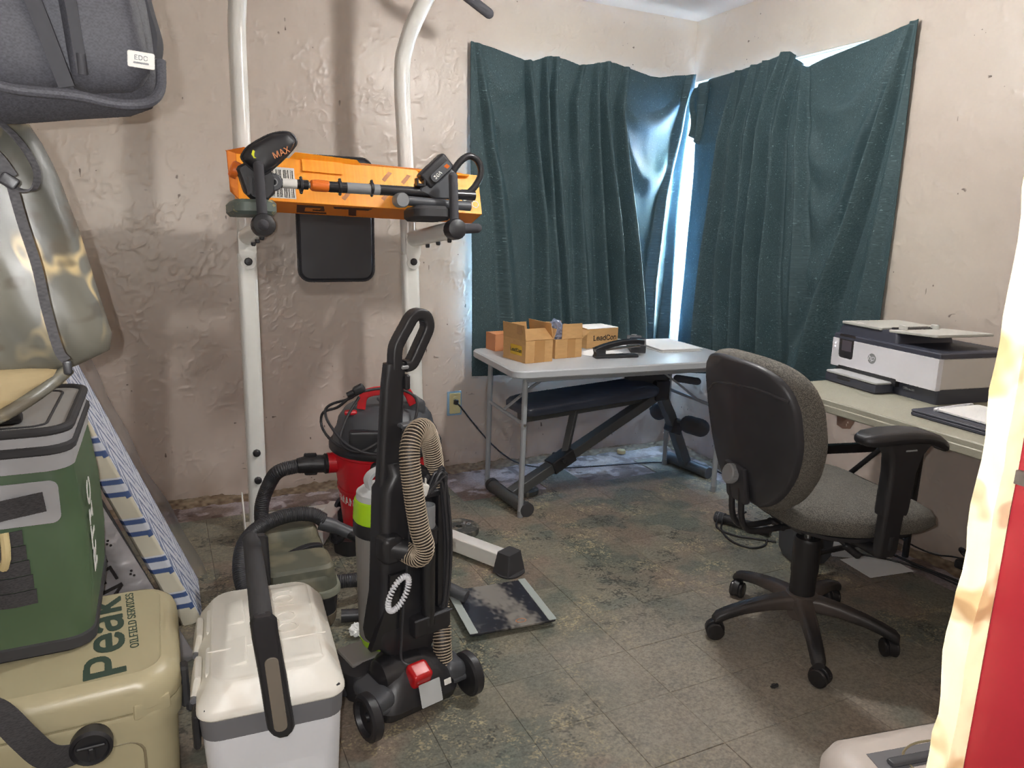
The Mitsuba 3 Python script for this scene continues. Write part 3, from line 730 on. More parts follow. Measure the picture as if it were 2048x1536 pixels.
hp = [(-2.532, 1.482), (-2.518, 1.441), (-2.507, 1.40), (-2.48, 1.374), (-2.43, 1.374), (-2.405, 1.40), (-2.40, 1.45), (-2.43, 1.50), (-2.48, 1.51)]
def slab(outline, y0, y1, inset=0.008):
    P = Polygon(outline); Q = P.buffer(-inset)
    n = 40
    def ring(poly, y):
        L = poly.exterior.length
        c = np.array(poly.exterior.coords)
        # same angular start on both rings
        cen = np.array(P.centroid.coords[0])
        pts = []
        for a in np.linspace(0, 2 * PI, n, endpoint=False):
            ray = np.array([cen, cen + 2 * np.array([math.cos(a), math.sin(a)])])
            from shapely.geometry import LineString
            it = poly.exterior.intersection(LineString(ray))
            q = list(getattr(it, 'geoms', [it]))[-1]
            pts.append((q.coords[0][0], y, q.coords[0][1]))
        return pts
    return loft([ring(Q, y0), ring(P, y0 + (y1 - y0) * 0.15), ring(P, y0 + (y1 - y0) * 0.85), ring(Q, y1)])
put('motor_head', slab(hp, TY - 0.035, TY + 0.04), 'black_plastic', st, smooth=25)
put('head_vents', cat(*[boxm(-2.50 + 0.018 * k, -2.492 + 0.018 * k, TY - 0.038, TY - 0.03, 1.39, 1.45) for k in range(4)]), 'black_gloss', st, smooth=False)
put('spool_cap', frame(lathe([(0.03, 0), (0.03, 0.02), (0.024, 0.028)], 20), (-2.52, TY + 0.02, 1.47), (0, 1, 0), unit((0.4, 0, 0.9)), unit((-0.9, 0, 0.4))), 'orange_plastic', st)
# the guard: a curved shell open towards its lower side
ga, gb = np.array([-2.505, 1.515]), np.array([-2.322, 1.585])
def guard(u, v):
    ang = (u - 0.5) * PI * 0.98
    along = np.sin(ang)
    cx = (ga[0] + gb[0]) / 2 + (gb[0] - ga[0]) / 2 * along * 1.02
    cz = (ga[1] + gb[1]) / 2 + (gb[1] - ga[1]) / 2 * along + 0.052 * np.cos(ang) * (1 - 0.15 * v)
    ux, uz = 0.36, -0.93
    drop = v * (0.075 - 0.04 * (u - 0.5))
    y = TY - 0.085 * np.cos(ang) * (1 - 0.25 * v) * 0 - 0.02 + 0.09 * v - 0.055
    return np.stack([cx + ux * drop * 0.3, y, cz + uz * drop * 0.35], -1)
GO = [(-2.508, 1.505), (-2.505, 1.53), (-2.478, 1.558), (-2.41, 1.597), (-2.352, 1.606), (-2.328, 1.582), (-2.342, 1.552), (-2.404, 1.490), (-2.45, 1.462)]
def dome(outline, y0, depth, k=0.55):
    P = np.array(Polygon(outline).buffer(0.012).buffer(-0.012).exterior.coords)[:-1]
    s = np.r_[0, np.cumsum(np.linalg.norm(np.diff(np.vstack([P, P[:1]]), axis=0), axis=1))]
    q = np.linspace(0, s[-1], 48, endpoint=False)
    P = np.stack([np.interp(q, s, np.r_[P[:, i], P[0, i]]) for i in (0, 1)], 1)
    c = P.mean(0)
    return loft([np.c_[(c + (P - c) * f)[:, 0], np.full(48, y0 - depth * h), (c + (P - c) * f)[:, 1]] for f, h in ((0.97, 0.0), (1.0, 0.1), (1.0, 0.45), (0.95, 0.72), (0.84, 0.9), (0.6, 0.99), (0.25, 1.0))])
put('guard', dome(GO, TY - 0.02, 0.05), 'black_plastic', st, smooth=50)
put('guard_rim', tube(np.array([(a, TY - 0.035, b) for a, b in spline(GO, 5, True)]), 0.005, 8, closed=True), 'black_plastic', st)
put('guard_lettering', frame(text('MAX', 0.020, 0.0008, True), (-2.385, TY - 0.0705, 1.536), unit((0.86, 0, 0.42)), unit((-0.42, 0, 0.86)), (0, -1, 0)), 'faint_print', st, smooth=False)
mat('sticker_yellow', (226, 232, 40), rough=0.5)
put('sticker', moved(extr([(-0.012, 0), (-0.006, 0.014), (0.004, 0.008), (0.01, 0.012), (0.008, -0.012), (-0.004, -0.014)], 0.001), (-2.472, TY - 0.068, 1.525), rx=90), 'sticker_yellow', st, smooth=False)
# rear: battery, trigger housing, loop handle, folded second handle
b0, b1 = np.array([-1.836, TY - 0.01, 1.468]), np.array([-1.752, TY - 0.01, 1.545])
bu = unit(b1 - b0); bn = unit(np.cross(bu, (0, -1, 0)))
bt = put('battery', frame(rbox(0.135, 0.058, 0.07, 0.012, 3), (-1.797, TY, 1.508), bu, np.cross(bn, bu) * -1, bn), 'black_plastic', st)
put('battery_label', frame(plate(0.1, 0.034, 0.002, 0.014, 0.0006), (-1.785, TY - 0.036, 1.505), bu, bn, (0, -1, 0)), 'dark_grey_plastic', bt)
put('battery_print', frame(cat(moved(text('20V', 0.014, 0.0006, True), (-0.012, 0, 0))), (-1.79, TY - 0.0385, 1.50), bu, bn, (0, -1, 0)), 'label_white', bt, smooth=False)
put('battery_print', frame(extr([(0.02, -0.008), (0.036, -0.008), (0.042, 0.008), (0.026, 0.008)], 0.0006), (-1.785, TY - 0.0385, 1.505), bu, bn, (0, -1, 0)), 'orange_plastic', bt, smooth=False)
put('housing', slab([(-1.87, 1.43), (-1.85, 1.455), (-1.79, 1.468), (-1.735, 1.52), (-1.715, 1.50), (-1.72, 1.44), (-1.70, 1.405), (-1.80, 1.402)], TY - 0.02, TY + 0.022, 0.005), 'dark_grey_plastic', st, smooth=25)
put('loop_handle', tube(spline(g3([(-1.745, 1.44), (-1.738, 1.475), (-1.722, 1.51), (-1.69, 1.552), (-1.655, 1.573), (-1.622, 1.562), (-1.603, 1.53), (-1.606, 1.495), (-1.63, 1.455), (-1.665, 1.425), (-1.70, 1.415)]), 6), 0.0135, 14), 'black_gloss', st)
put('hook', cat(moved(rbox(0.03, 0.05, 0.012, 0.003, 1), (-1.862, TY, 1.452)), moved(rbox(0.008, 0.03, 0.03, 0.002, 1), (-1.876, TY - 0.012, 1.462)), moved(rbox(0.008, 0.03, 0.03, 0.002, 1), (-1.848, TY - 0.012, 1.462))), 'black_plastic', st)
put('folded_handle', bar((-1.94, TY - 0.03, 1.392), (-1.66, TY - 0.03, 1.378), 0.018, 16), 'dark_grey_plastic', st)
put('handle_knob', frame(lathe([(0.024, -0.03), (0.028, -0.026), (0.028, 0.022), (0.024, 0.028), (0.004, 0.028)], 20), (-1.945, TY - 0.03, 1.392), (1, 0, 0), (0, 0, 1), (0, -1, 0)), 'mid_grey_plastic', st)
# ---------------------------------------------------------------- upright vacuum cleaner, seen from behind
uv_ = thing('upright_vacuum', 'black upright vacuum cleaner with a lime green dust canister and a ribbed hose looped over its back', 'vacuum cleaner')
labels[uv_]['label'] = 'black upright vacuum cleaner with lime green canister top and ribbed hose on its back'
mat('lime_plastic', (164, 206, 30), rough=0.35, clearcoat=0.3)
mat('smoky_clear', (128, 124, 120), rough=0.25, clearcoat=0.6)
mat('hose_taupe', (176, 160, 140), rough=0.3, clearcoat=0.4)
mat('hose_core', (40, 34, 30), rough=0.5)
mat('hose_black', (44, 44, 47), rough=0.42)
mat('red_plastic', (196, 22, 34), rough=0.35, clearcoat=0.4)
mat('red_clear', (176, 18, 24), rough=0.3, clearcoat=0.3)
VO = np.array([-2.235, -1.845, 0.0]); VR = unit((0.973, 0.23, 0)); VF = np.array([-VR[1], VR[0], 0])
def V(m):            # local frame: x to the right seen from behind, y to the front, z up
    return frame(m, VO, VR, VF, (0, 0, 1))
def vp(*pts):
    return np.array([VO + a * VR + b * VF + np.array([0, 0, c]) for a, b, c in pts])
# floor head
head = cat(taper_box([(0.012, 0.275, 0.16, 0.03, 0, 0.21), (0.05, 0.29, 0.18, 0.04, 0, 0.21), (0.085, 0.275, 0.16, 0.05, 0, 0.21), (0.105, 0.22, 0.11, 0.05, 0, 0.21)]))
put('nozzle', V(head), 'black_plastic', uv_)
put('nozzle_window', V(moved(rbox(0.20, 0.10, 0.014, 0.006, 2), (-0.02, 0.215, 0.103))), 'smoky_clear', uv_)
put('bumper', V(tube(spline([(-0.145, 0.16, 0.035), (-0.148, 0.27, 0.035), (-0.12, 0.302, 0.035), (0.12, 0.302, 0.035), (0.148, 0.27, 0.035), (0.145, 0.16, 0.035)], 5), 0.011, 8)), 'dark_grey_plastic', uv_)
base = taper_box([(0.022, 0.23, 0.11, 0.03, 0, 0.045), (0.05, 0.25, 0.16, 0.05, 0, 0.055), (0.10, 0.22, 0.15, 0.05, 0, 0.065), (0.135, 0.17, 0.12, 0.05, 0.0, 0.08), (0.155, 0.11, 0.08, 0.035, 0.0, 0.09)])
put('motor_base', V(base), 'black_plastic', uv_)
put('motor_hump', V(frame(lathe([(0.03, -0.075), (0.052, -0.06), (0.058, -0.03), (0.058, 0.03), (0.052, 0.06), (0.03, 0.075)], 28), (-0.03, 0.07, 0.105), (0, 1, 0), (0, 0, 1), (1, 0, 0))), 'black_gloss', uv_)
put('side_fairing', V(moved(rbox(0.07, 0.13, 0.05, 0.02, 3), (-0.115, 0.05, 0.085), ry=-14)), 'dark_grey_plastic', uv_)
put('side_fairing', V(moved(rbox(0.075, 0.13, 0.06, 0.022, 3), (0.118, 0.055, 0.082), ry=16)), 'dark_grey_plastic', uv_)
for s in (-1, 1):
    w = put('wheel', V(frame(lathe([(0.02, -0.016), (0.055, -0.016), (0.062, -0.010), (0.062, 0.010), (0.055, 0.016), (0.046, 0.016), (0.042, 0.004), (0.012, 0.002), (0.010, 0.010), (0.004, 0.010)], 32), (s * 0.158, 0.0, 0.0625), (0, s, 0), (0, 0, 1), (s, 0, 0))), 'black_plastic', uv_)
    put('axle', V(bar((s * 0.1, 0, 0.0625), (s * 0.15, 0, 0.0625), 0.012)), 'dark_grey_plastic', uv_)
put('release_pedal', V(moved(rbox(0.062, 0.055, 0.05, 0.012, 3), (-0.005, 0.005, 0.122), rx=24)), 'red_clear', uv_)
lab = V(moved(plate(0.066, 0.062, 0.0012, 0.003, 0.0003), (0.012, -0.030, 0.078), rx=72))
put('rating_label', lab, 'pale_grey_plastic', uv_)
put('label_print', V(cat(*[moved(plate(0.05 - 0.012 * (k % 3), 0.0028, 0.0006, 0.001, 0.0002, 1), (0.008 - 0.005 * (k % 3), -0.0308 + 0.0075 * (k - 3) * 0.31, 0.0785 + (k - 3.2) * 0.0072), rx=72) for k in range(7)])), 'ink_grey', uv_, smooth=False, kind='stuff')
put('rating_label', V(moved(plate(0.022, 0.016, 0.0012, 0.001, 0.0003), (0.068, -0.027, 0.088), rx=75)), 'label_white', uv_)
# body
body = taper_box([(0.14, 0.12, 0.07, 0.02, 0.02, 0.10), (0.20, 0.21, 0.09, 0.02, 0.01, 0.105), (0.225, 0.215, 0.095, 0.02, 0.01, 0.108), (0.33, 0.19, 0.09, 0.02, 0.02, 0.115), (0.40, 0.185, 0.088, 0.02, 0.022, 0.118), (0.62, 0.17, 0.085, 0.025, 0.025, 0.125), (0.66, 0.12, 0.07, 0.025, 0.03, 0.128), (0.69, 0.07, 0.055, 0.02, 0.0, 0.13)])
put('body', V(body), 'black_plastic', uv_, smooth=30)
put('flared_skirt', V(frame(extr([(-0.115, 0.20), (-0.03, 0.195), (0.0, 0.40), (-0.055, 0.40), (-0.06, 0.33)], 0.02), (0, 0.062, 0), (1, 0, 0), (0, 0, 1), (0, 1, 0))), 'black_gloss', uv_, smooth=False)
# wand and crevice tool on the back
put('crevice_tool', V(tube([(0.052, 0.045, 0.235), (0.05, 0.045, 0.40), (0.048, 0.045, 0.49)], [0.019, 0.021, 0.024], 18)), 'black_gloss', uv_)
put('tool_clamp', V(cat(bar((0.048, 0.045, 0.475), (0.048, 0.045, 0.52), 0.0275, 20), moved(rbox(0.075, 0.02, 0.014, 0.005, 1), (0.048, 0.05, 0.505)))), 'black_plastic', uv_)
put('tool_pipe', V(moved(lathe([(0.0215, 0), (0.0235, 0.006), (0.0225, 0.012), (0.0225, 0.062), (0.0195, 0.062), (0.0195, 0.0)], 24, False), (0.047, 0.045, 0.52))), 'mid_grey_plastic', uv_)
put('tool_cradle', V(moved(rbox(0.12, 0.06, 0.06, 0.012, 2), (0.06, 0.06, 0.235))), 'black_plastic', uv_)
put('cradle_rim', V(moved(rbox(0.122, 0.006, 0.006, 0.002, 1), (0.06, 0.03, 0.262))), 'dark_grey_plastic', uv_)
put('side_panel', V(moved(rbox(0.045, 0.05, 0.34, 0.014, 2), (0.108, 0.075, 0.43))), 'black_gloss', uv_)
put('cord_hook', V(cat(tube(spline([(0.02, 0.085, 0.585), (0.02, 0.05, 0.60), (0.03, 0.045, 0.635), (0.055, 0.05, 0.66)], 4), 0.008, 8), moved(rbox(0.09, 0.03, 0.02, 0.006, 1), (0.055, 0.07, 0.60)))), 'black_plastic', uv_)
for k in range(9):
    rr = random.Random(k)
    x0 = 0.06 + 0.006 * (k % 5); x1 = 0.085 + 0.004 * (k // 2)
    y0 = 0.04 + 0.008 * (k % 3)
    loop = spline([(0.045 + 0.002 * k, y0, 0.615), (x0 + 0.02, y0 - 0.006, 0.645 + 0.004 * k), (x1 + 0.012, y0, 0.60), (x1 + 0.024 + rr.uniform(-.003, .003), y0, 0.45), (x1 + 0.02, y0 + 0.005, 0.30), (x1 + 0.005, y0 + 0.006, 0.245)], 5)
    put('power_cord', V(tube(loop, 0.0042, 7)), 'hose_black', uv_)
put('plug', V(cat(moved(rbox(0.026, 0.024, 0.034, 0.006, 2), (0.028, 0.035, 0.632), ry=20), *[moved(rbox(0.002, 0.007, 0.018, 0.0008, 1), (0.022 + d, 0.03, 0.655)) for d in (0, 0.012)])), 'label_white', uv_)
put('cable', V(tube(spline([(-0.02, 0.055, 0.33), (-0.025, 0.05, 0.28), (-0.03, 0.05, 0.21), (-0.035, 0.045, 0.165), (-0.028, 0.035, 0.148), (-0.012, 0.02, 0.145)], 6), 0.0042, 8)), 'hose_black', uv_)
put('cable', V(tube(spline([(0.005, 0.06, 0.60), (-0.002, 0.055, 0.5), (-0.01, 0.055, 0.4), (-0.02, 0.055, 0.33)], 6), 0.0036, 8)), 'hose_black', uv_)
# canister in front
CX, CY = 0.014, 0.225
put('canister', V(moved(lathe([(0.068, 0.13), (0.072, 0.14), (0.078, 0.46)], 36), (CX, CY, 0))), 'smoky_clear', uv_)
put('canister_band', V(moved(lathe([(0.081, 0.455), (0.083, 0.46), (0.083, 0.49), (0.081, 0.494)], 36), (CX, CY, 0))), 'black_plastic', uv_)
put('canister_top', V(moved(lathe([(0.080, 0.494), (0.083, 0.50), (0.079, 0.553), (0.075, 0.558)], 36), (CX, CY, 0))), 'lime_plastic', uv_)
put('canister_lid', V(moved(lathe([(0.074, 0.556), (0.072, 0.575), (0.055, 0.588), (0.0, 0.592)], 36), (CX, CY, 0))), 'pale_grey_plastic', uv_)
put('canister_handle', V(flat_bar(spline([(CX - 0.035, CY, 0.58), (CX - 0.045, CY, 0.615), (CX - 0.02, CY, 0.635), (CX + 0.03, CY, 0.635)], 5), 0.03, 0.012, up=(1, 0, 0))), 'pale_grey_plastic', uv_)
put('canister_foot', V(moved(lathe([(0.05, 0.09), (0.06, 0.10), (0.072, 0.135)], 36), (CX, CY, 0))), 'lime_plastic', uv_)
put('canister_mount', V(moved(rbox(0.10, 0.10, 0.06, 0.015, 2), (0.02, 0.17, 0.155))), 'black_plastic', uv_)
# handle
put('handle_stem', V(taper_box([(0.63, 0.066, 0.04, 0.014, -0.022, 0.13), (0.75, 0.064, 0.036, 0.014, -0.014, 0.13), (0.90, 0.062, 0.034, 0.014, -0.005, 0.13), (0.955, 0.06, 0.034, 0.014, 0.002, 0.13)])), 'black_plastic', uv_)
lp = spline([(0.002, 0.13, 0.94), (0.004, 0.13, 0.985), (0.012, 0.13, 1.008), (0.036, 0.13, 1.045), (0.054, 0.13, 1.070), (0.072, 0.13, 1.078), (0.092, 0.13, 1.072), (0.100, 0.13, 1.056), (0.100, 0.13, 1.036), (0.080, 0.13, 0.998), (0.058, 0.13, 0.958), (0.046, 0.13, 0.946), (0.03, 0.13, 0.944)], 4)
put('handle_loop', V(flat_bar(lp, 0.030, 0.038, up=(0, 1, 0), r=0.008, n=4)), 'black_plastic', uv_, smooth=50)
put('handle_button', V(moved(rbox(0.022, 0.008, 0.01, 0.003, 1), (0.02, 0.106, 0.945))), 'mid_grey_plastic', uv_)
put('upper_cord_hook', V(moved(rbox(0.05, 0.03, 0.012, 0.004, 1), (0.022, 0.10, 0.792))), 'dark_grey_plastic', uv_)
put('stem_latch', V(moved(rbox(0.014, 0.02, 0.04, 0.004, 1), (0.026, 0.11, 0.905))), 'black_plastic', uv_)
# suction hose
hp_ = spline([(-0.03, 0.085, 0.475), (0.0, 0.02, 0.455), (0.008, -0.005, 0.49), (-0.005, 0.0, 0.55), (-0.012, 0.02, 0.66), (-0.008, 0.04, 0.74), (0.022, 0.06, 0.782), (0.068, 0.085, 0.775), (0.10, 0.10, 0.70), (0.122, 0.115, 0.58), (0.135, 0.12, 0.42), (0.13, 0.11, 0.28), (0.112, 0.07, 0.20), (0.098, 0.045, 0.15), (0.092, 0.03, 0.07), (0.088, 0.04, 0.045)], 10)
hs = put('hose', V(tube(hp_, 0.0238, 16)), 'hose_core', uv_, smooth=True)
pp_, tt_, A_, B_ = frames(hp_)
ss = np.r_[0, np.cumsum(np.linalg.norm(np.diff(hp_, axis=0), axis=1))]
nt = int(ss[-1] / 0.0074); qq = np.linspace(0, ss[-1], nt * 14)
it = lambda M: np.stack([np.interp(qq, ss, M[:, k]) for k in range(3)], 1)
ph = 2 * PI * qq / 0.0074
put('wire_coil', V(tube(it(pp_) + 0.0258 * (np.cos(ph)[:, None] * it(A_) + np.sin(ph)[:, None] * it(B_)), 0.0018, 6)), 'hose_taupe', hs, smooth=True)
put('hose_cuff', V(cat(moved(rbox(0.06, 0.06, 0.075, 0.016, 3), (-0.05, 0.075, 0.475)), bar((-0.05, 0.07, 0.475), (-0.012, 0.05, 0.468), 0.029, 20))), 'black_plastic', uv_)

# white coiled wrist band hanging on the vacuum
ca, cb = np.array([-0.078, 0.052, 0.335]), np.array([-0.012, 0.055, 0.385])
cen = (ca + cb) / 2 - [0, 0.016, 0.002]
t = np.linspace(0, 2 * PI, 60, endpoint=False)
ax1 = unit((0.5, 0, 0.86)); ax2 = unit((0.86, 0, -0.5))
coilpts = []
N = 34
for a in np.linspace(0, 2 * PI, N * 12, endpoint=False):
    c0 = cen + ax1 * 0.048 * math.cos(a) + ax2 * 0.023 * math.sin(a)
    nr = unit(ax1 * math.cos(a) / 0.048 + ax2 * math.sin(a) / 0.023)
    q = a * N
    coilpts.append(c0 + nr * 0.0062 * math.cos(q) + np.array([0, 1, 0]) * 0.0062 * math.sin(q))
solo('wrist_band', V(tube(np.array(coilpts), 0.0025, 6, closed=True)), 'white_plastic', 'white coiled plastic wrist band hanging on the black upright vacuum', 'wrist band')

# ---------------------------------------------------------------- red shop vacuum
sv = thing('shop_vacuum', 'large red drum shop vacuum with black lid, cord and hose beside the white tower', 'vacuum cleaner')
SO = np.array([-1.995, -0.675, 0.0])
S = lambda m: moved(m, SO)
put('drum', S(lathe([(0.165, 0.045), (0.178, 0.05), (0.181, 0.07), (0.213, 0.385), (0.219, 0.39), (0.219, 0.405)], 48)), 'red_plastic', sv)
put('drum_rib', S(lathe([(0.201, 0.235), (0.2025, 0.238), (0.2025, 0.244), (0.202, 0.247)], 48, False)), 'red_plastic', sv)
put('rim', S(lathe([(0.20, 0.40), (0.226, 0.402), (0.231, 0.41), (0.231, 0.425), (0.224, 0.437), (0.20, 0.44)], 48)), 'black_plastic', sv)
put('lid', S(lathe([(0.215, 0.436), (0.212, 0.47), (0.20, 0.49), (0.19, 0.53), (0.165, 0.565), (0.12, 0.59), (0.06, 0.597), (0.0, 0.598)], 40)), 'dark_grey_plastic', sv)
put('lid_block', S(moved(rbox(0.17, 0.15, 0.06, 0.015, 2), (0.05, -0.05, 0.58))), 'dark_grey_plastic', sv)
cd = unit(CAM[:2] - SO[:2]); cd = np.array([cd[0], cd[1], 0]); cr = np.array([-cd[1], cd[0], 0])      # towards the doorway, and across
def SV(a, b, c):
    return SO + cr * a + cd * b + np.array([0, 0, c])
put('lid_panel', frame(rbox(0.16, 0.05, 0.09, 0.012, 2), SV(-0.06, 0.185, 0.475), cr, cd), 'black_plastic', sv)
put('lid_step', frame(rbox(0.13, 0.03, 0.05, 0.01, 2), SV(0.08, 0.17, 0.50), cr, cd), 'black_plastic', sv)
put('carry_handle', flat_bar(spline([SV(-0.095, 0.10, 0.585), SV(-0.085, 0.10, 0.632), SV(-0.055, 0.10, 0.652), SV(0.02, 0.10, 0.66), SV(0.08, 0.10, 0.655), SV(0.11, 0.10, 0.60)], 6), 0.034, 0.018, up=tuple(cd)), 'red_plastic', sv)
put('switch', frame(rbox(0.05, 0.03, 0.018, 0.007, 2), SV(-0.135, 0.10, 0.57), cr, cd), 'red_plastic', sv)
lt = put('latch', frame(rbox(0.10, 0.05, 0.05, 0.02, 3), SV(-0.01, 0.225, 0.375), cr, cd), 'black_plastic', sv)
put('latch_clip', frame(rbox(0.035, 0.03, 0.036, 0.006, 2), SV(0.045, 0.235, 0.378), cr, cd), 'red_plastic', lt)
for a in (-48, 48, 132, -132):
    an = math.radians(a)
    d = cd * math.cos(an) + cr * math.sin(an)
    sd = np.array([-d[1], d[0], 0])
    c = put('caster_housing', cat(frame(taper_box([(-0.02, 0.12, 0.11, 0.045), (0.045, 0.12, 0.10, 0.045), (0.105, 0.08, 0.05, 0.02, 0, -0.025)]), SO + d * 0.205 + np.array([0, 0, 0.045]), sd, d), frame(lathe([(0.040, 0), (0.042, 0.014), (0.033, 0.018), (0.031, 0.006), (0.010, 0.006), (0.008, 0.010), (0.0, 0.010)], 24), SO + d * 0.252 + np.array([0, 0, 0.088]), sd, unit(d * -0.45 + np.array([0, 0, 0.9])), unit(d * 0.9 + np.array([0, 0, 0.45])))), 'black_plastic', sv)
    put('caster_wheel', frame(lathe([(0.012, -0.014), (0.022, -0.012), (0.023, 0.012), (0.012, 0.014)], 18), SO + d * 0.20 + np.array([0, 0, 0.023]), (0, 0, 1), d, sd), 'black_rubber', c)
mat('print_white', (228, 226, 224), rough=0.5)
lt_ = text('CRAFTSMAN.', 0.032, 0.002, True)
vv = np.asarray(lt_.vertices).copy()
R0 = 0.1985
angc = math.radians(-78)
out = []
for x, y, z in vv:
    an = angc + x / R0 * 1.0
    rr = 0.1795 + (0.205 + y - 0.07) * (0.032 / 0.315) + 0.0008 + z * 0.3
    d = cd * math.cos(an) + cr * math.sin(an)
    out.append(SO + d * rr + np.array([0, 0, 0.205 + y]))
lt_.vertices = np.array(out)
put('brand_lettering', lt_, 'print_white', sv, smooth=False)
put('port', cat(bar(SV(-0.17, 0.03, 0.345), SV(-0.235, 0.045, 0.345), 0.042, 24)), 'red_plastic', sv)
put('hose_collar', cat(tube([SV(-0.225, 0.045, 0.345), SV(-0.245, 0.05, 0.345), SV(-0.25, 0.05, 0.345), SV(-0.31, 0.06, 0.348), SV(-0.35, 0.07, 0.345)], [0.038, 0.042, 0.036, 0.036, 0.03], 20), *[frame(rbox(0.05, 0.012, 0.02, 0.004, 1), SV(-0.30, 0.06, 0.348) + np.array([0, 0, 0.036]) * s, -cr, cd) for s in (1, -1)]), 'black_plastic', sv)
sh = spline([SV(-0.35, 0.07, 0.345), SV(-0.42, 0.085, 0.33), (-2.452, -0.60, 0.275), (-2.487, -0.60, 0.19), (-2.495, -0.61, 0.10), (-2.50, -0.68, 0.045), (-2.47, -0.78, 0.034)], 10)
put('hose', ribbed(sh, 0.029, 0.003, 0.007, 16, 4), 'hose_black', sv, smooth=True)
def cordp(*pts):
    return spline([SV(*q) for q in pts], 8)
put('power_cord', tube(cordp((-0.11, 0.14, 0.66), (-0.02, 0.12, 0.67), (0.06, 0.12, 0.665), (0.12, 0.14, 0.63), (0.11, 0.19, 0.55), (0.04, 0.235, 0.465), (-0.04, 0.245, 0.44), (-0.14, 0.22, 0.47), (-0.21, 0.15, 0.53), (-0.235, 0.08, 0.57), (-0.21, 0.08, 0.60), (-0.14, 0.12, 0.63), (-0.10, 0.14, 0.66)), 0.0055, 8), 'hose_black', sv)
put('power_cord', tube(cordp((-0.10, 0.13, 0.64), (-0.15, 0.16, 0.56), (-0.17, 0.20, 0.48), (-0.10, 0.235, 0.45), (0.0, 0.235, 0.50), (0.10, 0.20, 0.54)), 0.0055, 8), 'hose_black', sv)
put('power_cord', tube(cordp((-0.12, 0.13, 0.655), (-0.18, 0.12, 0.60), (-0.245, 0.06, 0.56), (-0.25, 0.06, 0.50), (-0.20, 0.14, 0.46), (-0.12, 0.215, 0.445)), 0.0055, 8), 'hose_black', sv)
put('plug', frame(cat(moved(rbox(0.045, 0.035, 0.035, 0.009, 2), (0, 0, 0)), bar((0.02, 0, 0), (0.05, 0, 0), 0.011)), SV(-0.10, 0.14, 0.672), unit(cr * -0.8 + np.array([0, 0, -0.4])), cd), 'black_plastic', sv)

# ---------------------------------------------------------------- olive canister vacuum on the floor with hose and wands
mat('olive_plastic', None, rough=0.55, tex=proc(lambda p, n, uv: mix(lin((84, 86, 74)), lin((110, 106, 88)), smoothstep(0.4, 0.7, fbm(p.x * 14, p.y * 14, p.z * 14)))))
mat('olive_rim', (124, 126, 112), rough=0.5)
mat('brown_bottom', (104, 94, 80), rough=0.6)
cv = thing('canister_vacuum', 'dusty olive green canister vacuum on the floor behind the white cooler', 'vacuum cleaner')
KX, KY = -2.452, -1.10
K = lambda m: moved(m, (KX, KY, 0), rz=-1)
put('base_shell', K(taper_box([(0.0, 0.21, 0.43, 0.05), (0.012, 0.225, 0.45, 0.06), (0.05, 0.235, 0.46, 0.06)])), 'brown_bottom', cv)
put('lower_shell', K(taper_box([(0.05, 0.232, 0.456, 0.06), (0.12, 0.24, 0.465, 0.06)])), 'black_plastic', cv)
put('rim', K(taper_box([(0.118, 0.25, 0.475, 0.06), (0.122, 0.258, 0.482, 0.062), (0.138, 0.258, 0.482, 0.062), (0.144, 0.25, 0.475, 0.06)])), 'olive_rim', cv)
put('upper_shell', K(taper_box([(0.142, 0.238, 0.464, 0.055), (0.178, 0.23, 0.455, 0.05), (0.19, 0.215, 0.44, 0.045)])), 'olive_plastic', cv)
put('front_hump', K(taper_box([(0.18, 0.226, 0.17, 0.03, 0, -0.135), (0.212, 0.216, 0.16, 0.03, 0, -0.135), (0.222, 0.195, 0.14, 0.025, 0, -0.135)])), 'olive_plastic', cv)
put('rear_hump', K(taper_box([(0.18, 0.226, 0.13, 0.03, 0, 0.155), (0.212, 0.216, 0.12, 0.03, 0, 0.155), (0.224, 0.195, 0.10, 0.025, 0, 0.155)])), 'olive_plastic', cv)
put('carry_handle', K(flat_bar(spline([(-0.02, -0.03, 0.192), (0.03, -0.02, 0.205), (0.07, -0.005, 0.205), (0.10, 0.01, 0.195)], 5), 0.026, 0.012)), 'black_plastic', cv)
vh = spline([(-2.315, -0.975, 0.235), (-2.36, -0.965, 0.262), (-2.44, -0.97, 0.272), (-2.53, -1.00, 0.262), (-2.595, -1.06, 0.235), (-2.622, -1.14, 0.185), (-2.615, -1.21, 0.125), (-2.59, -1.27, 0.085), (-2.565, -1.28, 0.08)], 10)
hz = put('hose', ribbed(vh, 0.027, 0.0032, 0.0068, 16, 4), 'hose_black', cv, smooth=True)
put('hose_handle', tube(spline([(-2.33, -0.972, 0.228), (-2.28, -0.985, 0.21), (-2.22, -1.01, 0.18)], 5), [0.027] * 6 + [0.023] * 5, 18), 'dark_grey_plastic', cv)
put('wand', tube([(-2.235, -1.005, 0.186), (-2.10, -1.15, 0.118), (-1.955, -1.335, 0.062), (-1.925, -1.37, 0.05)], [0.019, 0.019, 0.019, 0.0185], 18), 'black_gloss', cv)
put('wand_tip', bar((-1.985, -1.30, 0.072), (-1.915, -1.382, 0.049), 0.0215, 18), 'dark_grey_plastic', cv)
put('hose', ribbed(spline([(-2.335, -1.18, 0.09), (-2.27, -1.19, 0.09), (-2.20, -1.17, 0.075), (-2.13, -1.12, 0.05), (-2.10, -1.04, 0.032)], 8), 0.025, 0.003, 0.0068, 16, 4), 'hose_black', cv, smooth=True)
solo('vacuum_wand', tube([(-2.33, -1.30, 0.026), (-2.20, -1.33, 0.022), (-2.08, -1.36, 0.02)], [0.022, 0.02, 0.02], 18), 'hose_black', 'black vacuum wand lying on the floor behind the upright vacuum', 'vacuum wand')
